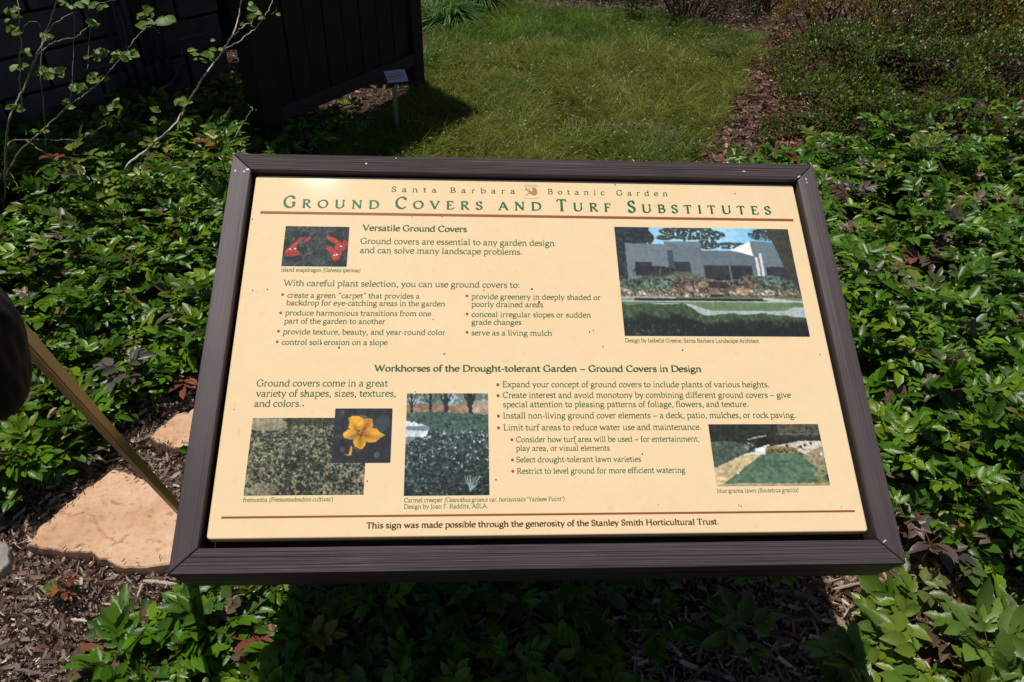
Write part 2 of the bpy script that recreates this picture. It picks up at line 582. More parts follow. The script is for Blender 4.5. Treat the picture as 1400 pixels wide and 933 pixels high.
GL = {
 ' ': (2.6, []),
 'a': (5.0, [Cc((.8, 3.7), (1.4, 4.5), (2.6, 4.6), (3.3, 4.1), (3.5, 3.1), (3.5, .9), (3.9, .15), (4.8, .5)), Cc((3.5, 2.8), (1.8, 2.4), (.8, 1.6), (.8, .6), (1.7, .05), (2.8, .4), (3.5, 1.2))]),
 'b': (5.4, [L((1.1, 7.2), (1.1, .2)), L((.2, 6.9), (1.1, 7.2)), Cc((1.1, 3.6), (2., 4.5), (3.4, 4.6), (4.7, 3.6), (4.8, 2.), (3.9, .4), (2.4, 0), (1.1, .4))]),
 'c': (4.4, [Cc((4.1, 3.8), (3.2, 4.6), (1.9, 4.4), (.7, 3.2), (.7, 1.5), (1.7, .2), (3., .05), (4.1, .8))]),
 'd': (5.6, [L((4.3, 7.2), (4.3, .4), (5.2, .2)), L((3.4, 6.9), (4.3, 7.2)), Cc((4.3, 3.9), (3.4, 4.6), (2., 4.5), (.7, 3.3), (.6, 1.6), (1.5, .2), (2.8, .05), (4.3, 1.1))]),
 'e': (4.7, [Cc((.8, 2.6), (4.1, 2.8), (3.8, 4.1), (2.5, 4.7), (1.1, 3.9), (.6, 2.4), (.9, .9), (2.2, .05), (3.4, .2), (4.2, .9))]),
 'f': (3.2, [Cc((3.4, 6.8), (2.5, 7.3), (1.6, 6.7), (1.3, 5.4), (1.3, 4.)), L((1.3, 4.6), (1.3, .1)), ('l', ((.3, 4.5), (2.9, 4.5)), .9), T(1.3, .1, 1)]),
 'g': (5.1, [bowl(2.3, 3.1, 1.55, 1.45), L((3.2, 4.3), (4.8, 4.6)), Cc((1.6, 1.8), (.9, 1.1), (1.7, .5), (3.4, .3), (4.4, -.7), (3.8, -2.), (2.1, -2.4), (.7, -1.9), (.6, -.8), (1.7, .2))]),
 'h': (5.7, [L((1.1, 7.2), (1.1, .1)), L((.2, 6.9), (1.1, 7.2)), T(1.1, .1), Cc((1.1, 3.4), (2.2, 4.5), (3.6, 4.5), (4.4, 3.3), (4.4, 1.8)), L((4.4, 2.6), (4.4, .1)), T(4.5, .1)]),
 'i': (2.8, [L((.5, 4.3), (1.4, 4.6), (1.4, .1)), T(1.4, .1), ('d', ((.95, 6.6), (1.85, 6.6)), 1.)]),
 'j': (2.6, [L((.5, 4.3), (1.5, 4.6), (1.5, -1)), Cc((1.5, -.8), (1.2, -2.1), (.1, -2.5)), ('d', ((.95, 6.6), (1.85, 6.6)), 1.)]),
 'k': (5.3, [L((1.1, 7.2), (1.1, .1)), L((.2, 6.9), (1.1, 7.2)), T(1.1, .1), L((4.1, 4.5), (1.3, 2.3)), L((2., 2.8), (4.6, .1)), T(4.3, 4.5, .7), T(4.7, .1, .7)]),
 'l': (2.8, [L((1.4, 7.2), (1.4, .1)), L((.5, 6.9), (1.4, 7.2)), T(1.4, .1)]),
 'm': (8.6, [L((.4, 4.3), (1.2, 4.6), (1.2, .1)), T(1.2, .1), Cc((1.2, 3.4), (2.2, 4.5), (3.5, 4.5), (4.2, 3.3), (4.2, 1.8)), L((4.2, 2.6), (4.2, .1)), T(4.2, .1), Cc((4.2, 3.4), (5.2, 4.5), (6.6, 4.5), (7.3, 3.3), (7.3, 1.8)), L((7.3, 2.6), (7.3, .1)), T(7.4, .1)]),
 'n': (5.7, [L((.4, 4.3), (1.2, 4.6), (1.2, .1)), T(1.2, .1), Cc((1.2, 3.4), (2.2, 4.5), (3.6, 4.5), (4.4, 3.3), (4.4, 1.8)), L((4.4, 2.6), (4.4, .1)), T(4.5, .1)]),
 'o': (5.3, [bowl(2.65, 2.3, 2.0, 2.25)]),
 'p': (5.5, [L((.3, 4.3), (1.2, 4.6), (1.2, -2.4)), T(1.2, -2.4), Cc((1.2, 3.6), (2.2, 4.5), (3.5, 4.6), (4.8, 3.6), (4.9, 2.), (4., .4), (2.5, 0), (1.2, .5))]),
 'q': (5.5, [L((4.3, 4.6), (4.3, -2.4)), T(4.3, -2.4), Cc((4.3, 3.9), (3.4, 4.6), (2., 4.5), (.7, 3.3), (.6, 1.6), (1.5, .2), (2.8, .05), (4.3, 1.1))]),
 'r': (3.9, [L((.4, 4.3), (1.2, 4.6), (1.2, .1)), T(1.2, .1), Cc((1.2, 3.2), (1.9, 4.3), (2.8, 4.6), (3.6, 4.2))]),
 's': (4.0, [Cc((3.3, 3.8), (2.6, 4.55), (1.4, 4.5), (.8, 3.6), (1.3, 2.8), (2.7, 2.1), (3.4, 1.2), (2.8, .2), (1.6, .05), (.6, .8))]),
 't': (3.3, [L((1.3, 5.9), (1.3, 1.2)), Cc((1.3, 1.5), (1.6, .3), (2.4, .05), (3.1, .5)), ('l', ((.2, 4.5), (3., 4.5)), .9), L((.3, 4.5), (1.3, 5.8))]),
 'u': (5.7, [L((.3, 4.4), (1.2, 4.5), (1.2, 1.7)), Cc((1.2, 2.), (1.4, .6), (2.4, .05), (3.6, .5), (4.3, 1.4)), L((3.5, 4.4), (4.4, 4.5), (4.4, .4), (5.3, .2))]),
 'v': (5.1, [L((.7, 4.5), (2.6, .1)), ('l', ((2.6, .1), (4.4, 4.5)), .7), T(.8, 4.5, .75), T(4.3, 4.5, .7)]),
 'w': (7.6, [L((.7, 4.5), (2.4, .1)), ('l', ((2.4, .1), (3.9, 4.3)), .7), L((3.8, 4.5), (5.3, .1)), ('l', ((5.3, .1), (6.9, 4.5)), .7), T(.8, 4.5, .75), T(6.9, 4.5, .7)]),
 'x': (5.0, [L((.9, 4.4), (4.2, .1)), ('l', ((4., 4.4), (.9, .1)), .7), T(.9, 4.5, .7), T(4.1, 4.5, .7), T(.9, .1, .7), T(4.2, .1, .7)]),
 'y': (5.1, [L((.7, 4.5), (2.7, .3)), ('c', ((4.4, 4.5), (2.7, .3), (1.8, -1.8), (.7, -2.4)), .8), T(.8, 4.5, .75), T(4.3, 4.5, .7)]),
 'z': (4.6, [('l', ((.7, 3.6), (.8, 4.4), (4., 4.4)), 1.), ('l', ((4., 4.4), (.7, .2)), .9), ('l', ((.7, .2), (4.1, .2), (4.3, 1.)), 1.)]),
 'A': (7.2, [('l', ((.8, .1), (3.5, 7.)), .75), L((3.5, 7.), (6.4, .1)), ('l', ((1.8, 2.5), (5.3, 2.5)), .8), T(.9, .1, .9), T(6.4, .1, .9)]),
 'B': (6.1, [L((1.4, 6.9), (1.4, .1)), Cc((.5, 6.9), (3., 6.95), (4.7, 6.2), (4.6, 4.6), (3., 3.7), (1.6, 3.7)), Cc((2.8, 3.7), (4.9, 3.2), (5.3, 1.7), (4.2, .3), (2.4, .1), (.5, .1))]),
 'C': (6.9, [Cc((6.2, 5.7), (4.9, 6.9), (3.1, 6.9), (1.3, 5.4), (.8, 3.3), (1.5, 1.3), (3.4, .05), (5.1, .2), (6.3, 1.2)), ('l', ((6.25, 6.8), (6.25, 5.2)), .6)]),
 'D': (7.6, [L((1.5, 6.9), (1.5, .1)), Cc((.5, 6.9), (3.4, 6.95), (5.8, 6.2), (6.9, 4.2), (6.6, 1.9), (4.9, .4), (2.6, .1), (.5, .1))]),
 'E': (6.0, [L((1.5, 6.9), (1.5, .1)), ('l', ((.5, 6.9), (5., 6.9), (5.1, 5.6)), .85), ('l', ((1.5, 3.7), (4.3, 3.7)), .85), ('l', ((.5, .1), (5.2, .1), (5.5, 1.6)), .85)]),
 'F': (5.5, [L((1.5, 6.9), (1.5, .1)), ('l', ((.5, 6.9), (4.9, 6.9), (5., 5.6)), .85), ('l', ((1.5, 3.7), (4.2, 3.7)), .85), T(1.5, .1, 1)]),
 'G': (7.5, [Cc((6.2, 5.8), (4.9, 6.9), (3.1, 6.9), (1.3, 5.4), (.8, 3.3), (1.5, 1.2), (3.5, .05), (5.2, .2), (6.3, .9)), L((6.3, 3.), (6.3, .8)), T(6.2, 3.1, 1), ('l', ((6.25, 6.8), (6.25, 5.3)), .6)]),
 'H': (8.1, [L((1.5, 6.9), (1.5, .1)), L((6.4, 6.9), (6.4, .1)), ('l', ((1.5, 3.7), (6.4, 3.7)), .8), T(1.5, 6.9), T(1.5, .1), T(6.4, 6.9), T(6.4, .1)]),
 'I': (3.3, [L((1.6, 6.9), (1.6, .1)), T(1.6, 6.9, 1), T(1.6, .1, 1)]),
 'J': (3.4, [L((1.9, 6.9), (1.9, .6)), Cc((1.9, .9), (1.6, -.9), (.3, -1.8)), T(1.9, 6.9, 1)]),
 'K': (7.1, [L((1.5, 6.9), (1.5, .1)), L((5.6, 6.8), (1.8, 3.5)), L((2.4, 4.), (6.3, .1)), T(1.5, 6.9), T(1.5, .1), T(5.6, 6.9, .8), T(6.4, .1, .8)]),
 'L': (5.8, [L((1.5, 6.9), (1.5, .1)), T(1.5, 6.9, 1), ('l', ((.5, .1), (5., .1), (5.3, 1.6)), .85)]),
 'M': (9.2, [('l', ((1.4, .1), (1.9, 6.9)), .7), L((1.9, 6.9), (4.6, .4)), ('l', ((4.6, .4), (7.3, 6.9)), .7), L((7.3, 6.9), (7.9, .1)), T(1.4, .1, .8), T(7.9, .1, .9)]),
 'N': (8.0, [('l', ((1.5, .1), (1.5, 6.9)), .7), L((1.5, 6.9), (6.6, .1)), ('l', ((6.6, .1), (6.6, 6.9)), .7), T(1.2, 6.9, .8), T(1.5, .1, .9), T(6.6, 6.9, .9)]),
 'O': (7.9, [bowl(3.95, 3.5, 3.15, 3.4)]),
 'P': (5.9, [L((1.5, 6.9), (1.5, .1)), Cc((.5, 6.9), (3.2, 6.95), (4.9, 6.2), (5.1, 4.7), (3.9, 3.4), (1.9, 3.3)), T(1.5, .1, 1)]),
 'R': (6.7, [L((1.5, 6.9), (1.5, .1)), Cc((.5, 6.9), (3.2, 6.95), (4.8, 6.3), (4.9, 4.8), (3.7, 3.7), (1.7, 3.6)), L((3., 3.6), (5.7, .1), (6.6, .1)), T(1.5, .1, 1)]),
 'S': (5.3, [Cc((4.4, 5.7), (3.5, 6.9), (1.9, 6.8), (1., 5.6), (1.5, 4.3), (3.4, 3.3), (4.5, 2.1), (3.9, .5), (2.3, .05), (.8, 1.2)), ('l', ((4.45, 6.8), (4.45, 5.2)), .6), ('l', ((.75, .1), (.75, 1.8)), .6)]),
 'T': (6.3, [L((3.1, 6.9), (3.1, .1)), ('l', ((.4, 5.6), (.6, 6.9), (5.6, 6.9), (5.8, 5.6)), .85), T(3.1, .1, 1)]),
 'U': (7.8, [L((1.5, 6.9), (1.5, 2.8)), Cc((1.5, 3.1), (1.8, 1.), (3.4, .05), (5.2, .4), (6.3, 1.8), (6.4, 3.)), ('l', ((6.4, 2.8), (6.4, 6.9)), .75), T(1.5, 6.9), T(6.4, 6.9)]),
 'V': (7.2, [L((.9, 6.9), (3.7, .1)), ('l', ((3.7, .1), (6.3, 6.9)), .7), T(.9, 6.9, .9), T(6.3, 6.9, .8)]),
 'W': (10.2, [L((.9, 6.9), (3.3, .1)), ('l', ((3.3, .1), (5.2, 6.5)), .7), L((5.1, 6.8), (7.1, .1)), ('l', ((7.1, .1), (9.3, 6.9)), .7), T(.9, 6.9, .9), T(9.3, 6.9, .8)]),
 'Y': (6.6, [L((.8, 6.9), (3.3, 3.3), (3.3, .1)), ('l', ((3.3, 3.3), (5.8, 6.9)), .7), T(.8, 6.9, .8), T(5.8, 6.9, .8), T(3.3, .1, 1)]),
 ',': (2.5, [('c', ((1.2, .6), (1.5, -.3), (.8, -1.4)), 1.1)]),
 '.': (2.5, [('d', ((.75, .5), (1.75, .5)), 1.)]),
 ':': (2.5, [('d', ((.75, .5), (1.75, .5)), 1.), ('d', ((.75, 4.), (1.75, 4.)), 1.)]),
 '-': (3.3, [('l', ((.5, 2.4), (2.8, 2.4)), 1.2)]),
 '\u2013': (5.6, [('l', ((.4, 2.4), (5.2, 2.4)), 1.1)]),
 '(': (3.3, [Cc((2.8, 7.2), (1.3, 5.4), (.8, 2.7), (1.4, 0), (2.8, -1.8))]),
 ')': (3.3, [Cc((.5, 7.2), (2., 5.4), (2.5, 2.7), (1.9, 0), (.5, -1.8))]),
 '\u201c': (4.2, [('c', ((1.6, 7.3), (.9, 6.4), (1.1, 5.5)), 1.), ('c', ((3.3, 7.3), (2.6, 6.4), (2.8, 5.5)), 1.)]),
 '\u201d': (4.2, [('c', ((1.1, 7.2), (1.4, 6.4), (.7, 5.4)), 1.), ('c', ((2.8, 7.2), (3.1, 6.4), (2.4, 5.4)), 1.)]),
 '\u2018': (2.5, [('c', ((1.6, 7.3), (.9, 6.4), (1.1, 5.5)), 1.)]),
 '\u2019': (2.5, [('c', ((1.1, 7.2), (1.4, 6.4), (.7, 5.4)), 1.)]),
}
GCACHE = {}


def glyph(ch, bold):
    key = (ch, bold)
    if key in GCACHE: return GCACHE[key]
    A, Bn = (1.62, .66) if bold else (1.10, .46)
    th = math.radians(22)
    V, F, o = [], [], 0
    for si, (kind, pts, k) in enumerate(GL[ch][1]):
        if kind == 'c' and len(pts) > 2:
            P = smoothpath([(x, y, 0) for x, y in pts], 4)[:, :2]
        else:
            P = np.array(pts, float)
        t = np.gradient(P, axis=0) if len(P) > 2 else np.array([P[-1] - P[0]] * len(P))
        if kind == 'l' and len(P) > 2:                # mitred corners
            d = unit(np.diff(P, axis=0)); t = np.zeros_like(P)
            t[0], t[-1] = d[0], d[-1]; t[1:-1] = unit(d[:-1] + d[1:])
        t = unit(t)
        n = np.stack([-t[:, 1], t[:, 0]], 1)
        hw = .5 * np.sqrt((A * (n[:, 0] * math.cos(th) + n[:, 1] * math.sin(th))) ** 2 + (Bn * (-n[:, 0] * math.sin(th) + n[:, 1] * math.cos(th))) ** 2)
        if k < 1: hw = np.minimum(hw, .5 * A * .62) if kind == 'l' else hw * k
        else: hw = hw * k
        if kind == 'd': hw = np.full(len(P), .52 if not bold else .62)
        a, b = P + n * hw[:, None], P - n * hw[:, None]
        for p, q in zip(a, b):
            V.append((p[0], p[1], si * .02)); V.append((q[0], q[1], si * .02))
        for i in range(len(P) - 1):
            F.append((o + 2 * i, o + 2 * i + 1, o + 2 * i + 3, o + 2 * i + 2))
        o += 2 * len(P)
    GCACHE[key] = (np.array(V) if V else np.zeros((0, 3)), np.array(F, int).reshape(-1, 4))
    return GCACHE[key]


def text(s, x0, y0, x1, y1, cap, mat, bold=False, italic=None, name='text_line', track=0., smallcaps=False, zz=.0004):
    """s set from (x0,y0) to (x1,y1); cap = capital height, all measured on the photograph"""
    a, b = plane_uv(x0, y0), plane_uv(x1, y1)
    yb = (a[1] + b[1]) / 2
    c = plane_uv((x0 + x1) / 2, (y0 + y1) / 2 - cap)
    sy = (c[1] - plane_uv((x0 + x1) / 2, (y0 + y1) / 2)[1]) / 7.0
    V, F, o, x = [], [], 0, 0.
    for i, ch in enumerate(s):
        it = italic is not None and italic[0] <= i < italic[1]
        k = 1.
        if smallcaps and ch.islower():
            ch = ch.upper(); k = .70
        v, f = glyph(ch, bold)
        v = v.copy()
        if k < 1: v[:, 0] *= k * 1.18; v[:, 1] *= k
        if it: v[:, 0] = v[:, 0] * .9 + v[:, 1] * .22
        v[:, 0] += x
        V.append(v); F.append(f + o); o += len(v)
        x += GL[ch][0] * (k * 1.18 if k < 1 else 1) * (.9 if it else 1) + track
    V = np.concatenate(V); F = np.concatenate(F)
    lo, hi = V[:, 0].min(), V[:, 0].max()
    sx = (b[0] - a[0]) / (hi - lo)
    V[:, 0] = a[0] + (V[:, 0] - lo) * sx
    V[:, 1] = yb + V[:, 1] * sy
    V[:, 2] = -DEP + zz + V[:, 2] * .0008
    return sobj(name, npmesh(name, V, F, mat), panel)


t = text
GI, DI, TI, FI = M_GREEN_INK, M_DARK_INK, M_TITLE_INK, M_FOOT_INK
t('Santa Barbara', 535.3, 262.8, 704.3, 264.7, 6.8, DI, track=5.2)
t('Botanic Garden', 749.3, 265.4, 912.6, 268.6, 6.8, DI, track=5.2)
for w_, xa, ya, xb, yb_ in (('Ground', 386.5, 284, 518.2, 285), ('Covers', 540, 285.7, 660, 286.4), ('and', 681.4, 287.2, 740.4, 287.8),
                            ('Turf', 761.1, 288.3, 836, 289.6), ('Substitutes', 858.6, 290, 1055, 294)):
    t(w_, xa, ya, xb, yb_, 15.2, TI, True, name='title_word', track=3.6, smallcaps=True)
t('Versatile Ground Covers', 495.3, 316, 638.5, 316.8, 7.7, DI, True)
t('Ground covers are essential to any garden design', 492.7, 334, 757.9, 336, 7.7, GI)
t('and can solve many landscape problems.', 491.7, 346.5, 713.5, 347.9, 7.7, GI)
t('island snapdragon (Galvezia speciosa)', 384.5, 371.8, 492.5, 371.9, 5.0, GI, italic=(18, 37))
t('With careful plant selection, you can use ground covers to:', 387, 391.6, 710, 393, 7.8, GI)
t('create a green \u201ccarpet\u201d that provides a', 392.5, 407.6, 573.6, 408, 6.9, GI)
t('backdrop for eye-catching areas in the garden', 391.2, 417.7, 608.3, 418.6, 6.9, GI)
t('produce harmonious transitions from one', 389.7, 431.5, 589.6, 432, 6.9, GI)
t('part of the garden to another', 388.4, 442.5, 526.8, 443, 6.9, GI)
t('provide texture, beauty, and year-round color', 386.7, 457.2, 608.8, 458, 7, GI)
t('control soil erosion on a slope', 384.8, 471.4, 530, 471.8, 7, GI)
t('provide greenery in deeply shaded or', 644.6, 409.2, 821.3, 410, 6.9, GI)
t('poorly drained areas', 644.6, 419.7, 742.7, 420, 6.9, GI)
t('conceal irregular slopes or sudden', 644.6, 433.4, 807.7, 434.2, 6.9, GI)
t('grade changes', 644.6, 444, 713, 444.2, 6.9, GI)
t('serve as a living mulch', 644.6, 458.6, 754.6, 459, 7, GI)
t('Design by Isabelle Greene, Santa Barbara Landscape Architect', 854.8, 468.2, 1037.7, 468.7, 5., GI)
t('Workhorses of the Drought-tolerant Garden \u2013 Ground Covers in Design', 511.4, 508, 958.8, 508.4, 8.3, DI, True)
t('Ground covers come in a great', 350.5, 528.1, 530.2, 528.7, 8.9, GI)
t('variety of shapes, sizes, textures,', 349.7, 542.4, 541, 542.4, 8.9, GI)
t('and colors.', 347.3, 556.2, 411, 556.2, 8.9, GI)
t('Expand your concept of ground covers to include plants of various heights.', 687.4, 530, 1051.4, 529, 7.6, GI)
t('Create interest and avoid monotony by combining different ground covers \u2013 give', 687.4, 544.8, 1081.5, 543.2, 7.7, GI)
t('special attention to pleasing patterns of foliage, flowers, and texture.', 687.8, 557.2, 1022.9, 556, 7.7, GI)
t('Install non-living ground cover elements \u2013 a deck, patio, mulches, or rock paving.', 688.1, 572.6, 1088, 571, 7.8, GI)
t('Limit turf areas to reduce water use and maintenance.', 688.5, 588.8, 958.5, 587.4, 7.8, GI)
t('Consider how turf area will be used \u2013 for entertainment,', 705.6, 604.8, 956, 603.4, 7.2, GI)
t('play area, or visual elements', 705.6, 616.6, 833.8, 616, 7.2, GI)
t('Select drought-tolerant lawn varieties', 706, 632.4, 876.6, 631, 7.3, GI)
t('Restrict to level ground for more efficient watering', 707, 647.8, 937, 646.4, 7.4, GI)
GI = plain('caption_green_ink', lin(88, 124, 92), .45)
t('fremontia (Fremontodendron cultivar)', 332.4, 686, 455, 685.7, 5.6, GI, italic=(10, 26))
t('Carmel creeper (Ceanothus griseus var. horizontalis \u2018Yankee Point\u2019)', 552.3, 686.3, 772, 685.5, 5.6, GI, italic=(15, 51))
t('Design by Joan F. Radditz, ASLA.', 552.3, 695.3, 666.7, 695, 5.8, GI)
t('blue grama lawn (Bouteloua gracilis)', 980.4, 674.5, 1092, 672, 5.4, GI, italic=(16, 36))
GI = M_GREEN_INK
t('This sign was made possible through the generosity of the Stanley Smith Horticultural Trust.', 500.5, 722.5, 982.5, 717, 7.7, FI, True)


def polyprint(name, pts, mat, z=.0003, parent=None):
    V = [(u, v, -DEP + z) for u, v in pts]
    bm = bmesh.new()
    f = bm.faces.new([bm.verts.new(v) for v in V])
    f.normal_update()
    if f.normal.z < 0: f.normal_flip()
    me = bpy.data.meshes.new(name); bm.to_mesh(me); bm.free(); me.materials.append(mat)
    return sobj(name, me, parent or panel)


def disc(name, x, y, r, mat, z=.0004):
    c = plane_uv(x, y); rr = r * np.linalg.norm(plane_uv(x + 1, y) - c)
    k = random.uniform(.7, 1.3) if 'bullet' not in name else 1
    return polyprint(name, [(c[0] + rr * k * math.cos(a), c[1] + rr * math.sin(a)) for a in np.linspace(0, 2 * math.pi, 10, endpoint=False)], mat, z)


for x, y, r in ((386.5, 403, 2), (383.7, 428, 2), (380.9, 453, 2), (379, 467.6, 2), (638.5, 404.8, 2), (638.5, 429.5, 2), (638.5, 454.5, 2),
                (680.7, 526.2, 2.2), (681, 541.2, 2.2), (681.4, 569, 2.2), (681.6, 585.2, 2.2), (699.8, 601.3, 2), (700.5, 629, 2), (701, 644.4, 2)):
    disc('bullet', x, y, r, M_BROWN_INK)


def rule(x0, x1, ym, th):
    a, b = plane_uv(x0, ym[0]), plane_uv(x1, ym[1])
    yc = (a[1] + b[1]) / 2
    h = abs(plane_uv((x0 + x1) / 2, 0.5 * (ym[0] + ym[1]) - th)[1] - plane_uv((x0 + x1) / 2, .5 * (ym[0] + ym[1]))[1]) / 2
    polyprint('rule_line', [(a[0], yc - h), (b[0], yc - h), (b[0], yc + h), (a[0], yc + h)], M_BROWN_INK)


rule(356, 1084.5, (290.8, 301.2), 3.3)
rule(302.5, 1168.5, (708.6, 698.4), 2.6)
specks = [(345, 300, 1), (563, 297, .9), (604, 296, .9), (737, 413.5, 2.2), (727, 395.5, 1.6), (608, 484, 1.1), (606, 484.5, 1), (463.5, 475.5, 1.6),
          (439.5, 469.5, 1.2), (414.5, 554.5, 1.2), (419, 538, 1.2), (787, 607, 1.2), (878, 621, 1.1), (806, 454, 1), (811, 452, 1), (824.5, 474, 1), (841, 253, 1),
          (678, 656, 1), (365.5, 396, 1), (345.5, 397, 1), (933, 479, 1), (1121, 485, 1), (502, 658, 1), (568, 536, .8), (1005, 265, 1), (1010, 691, 1), (1013, 692, 1), (592, 437, .8),
          (661.5, 397, .9), (740, 287, .6), (459, 311, .7), (850, 600, .7), (1060, 620, .7), (1150, 693, .8), (900, 690, .7), (750, 640, .6), (320, 560, .8), (470, 600, .7)]
for x, y, r in specks:
    disc('dirt_speck', x, y, r * .8, M_SPECK, .0009)

# small emblem between the two name halves: a framed poppy sprig
el = Mat('emblem_frame_ink', .5).m
bsdf = el.node_tree.nodes['Principled BSDF']; bsdf.inputs['Base Color'].default_value = (*lin(214, 190, 140), 1)
ec = plane_uv(726, 262); ew = .5 * (plane_uv(735.5, 262)[0] - plane_uv(716.5, 262)[0]); eh = .5 * (plane_uv(726, 252)[1] - plane_uv(726, 271.5)[1])
EV, EF = [], []
for (x0, y0, x1, y1) in ((-1, .86, 1, 1), (-1, -1, 1, -.92), (-1, -.92, -.93, .86), (.93, -.92, 1, .86), (-.93, .68, .93, .74)):
    k = len(EV)
    EV += [(ec[0] + x * ew, ec[1] + y * eh, -DEP + .0003) for x, y in ((x0, y0), (x1, y0), (x1, y1), (x0, y1))]
    EF.append((k, k + 1, k + 2, k + 3))
emb = sobj('emblem', npmesh('emblem', np.array(EV), np.array(EF), el), panel)
EB = plain('emblem_brown', lin(158, 112, 74), .5)
def epart(pts):
    return polyprint('emblem_flower', [(ec[0] + x * ew, ec[1] + y * eh) for x, y in pts], EB, .0005)
epart([(-.2, -.25), (.15, -.05), (.25, .2), (.15, .5), (.3, .55), (.45, .48), (.6, .55), (.75, .38), (.85, .15), (.9, -.1), (.78, -.35), (.6, -.55), (.4, -.5), (.2, -.42), (.05, -.45), (-.05, -.32), (-.45, -.3)])
for pts in ([(-.8, -.55), (-.35, -.22), (-.3, -.28), (-.75, -.6)], [(-.35, -.15), (-.75, .45), (-.62, .5), (-.5, .25), (-.25, -.1)],
            [(-.3, -.12), (-.3, .45), (-.18, .48), (-.15, .1), (-.2, -.12)], [(-.62, .12), (-.82, .22), (-.8, .35), (-.55, .22)], [(-.2, -.1), (.0, .12), (.05, .0), (-.1, -.2)]):
    epart(pts)


# ---- printed photographs: flat prints, painted on fine grids
def grid_print(name, corners, nx, ny, paint, z, label, warp=1., grain=1.):
    c = [plane_uv(*p) for p in corners]              # TL TR BR BL
    # a printed picture is a true rectangle
    x0 = (c[0][0] + c[3][0]) / 2; x1 = (c[1][0] + c[2][0]) / 2; y1 = (c[0][1] + c[1][1]) / 2; y0 = (c[2][1] + c[3][1]) / 2
    u, v = np.meshgrid(np.linspace(0, 1, nx), np.linspace(0, 1, ny))
    V = np.stack([x0 + u * (x1 - x0), y1 + v * (y0 - y1), np.full_like(u, -DEP + z)], -1).reshape(-1, 3)
    i, j = np.meshgrid(np.arange(nx - 1), np.arange(ny - 1))
    k = (j * nx + i).ravel()
    F = np.stack([k, k + nx, k + nx + 1, k + 1], 1)
    uf, vf = u.ravel(), v.ravel()
    asp = (x1 - x0) / (y1 - y0)
    wu = (fbm(uf * 38 * asp, vf * 38, 71, 3) - .5) * .030 / asp; wv = (fbm(uf * 38 * asp, vf * 38, 72, 3) - .5) * .030
    rgb = sum(paint(np.clip(uf + wu * warp + jx / nx, 0, 1), np.clip(vf + wv * warp + jy / ny, 0, 1)) for jx, jy in ((-.3, -.1), (.1, -.35), (.3, .15), (-.12, .35))) / 4
    gs = fbm(uf * nx / 5, vf * ny / 5, 73, 3)[:, None]; gl = fbm(uf * 9, vf * 9, 74, 3)[:, None]
    rgb = rgb * (1 + grain * (-.38 + .55 * gs + .22 * gl)) * (1 if grain > .6 else .97)
    rgb = rgb.reshape(ny, nx, 3)
    pad = np.pad(rgb, ((1, 1), (1, 1), (0, 0)), 'edge')
    rgb = (.5 * rgb + .125 * (pad[:-2, 1:-1] + pad[2:, 1:-1] + pad[1:-1, :-2] + pad[1:-1, 2:])).reshape(-1, 3)
    g_ = rgb.mean(1, keepdims=True); rgb = g_ + (rgb - g_) * .92
    o = sobj(name, npmesh(name, V, F, M_PRINT, linA(rgb)), panel)
    o['label'] = label
    return o


def blend(img, mask, col, k=1.0):
    mask = (np.asarray(mask, float) * k)[:, None]
    return img * (1 - mask) + np.asarray(col, float) * mask


def smst(a, b, x): 
    t = np.clip((x - a) / (b - a), 0, 1); return t * t * (3 - 2 * t)


def ell(u, v, cx, cy, rx, ry, rot=0.):
    c, s = math.cos(rot), math.sin(rot)
    X, Y = (u - cx) * c + (v - cy) * s, -(u - cx) * s + (v - cy) * c
    return (X / rx) ** 2 + (Y / ry) ** 2 < 1


def inq(u, v, poly): return inpoly(np.stack([u, v], 1), poly)


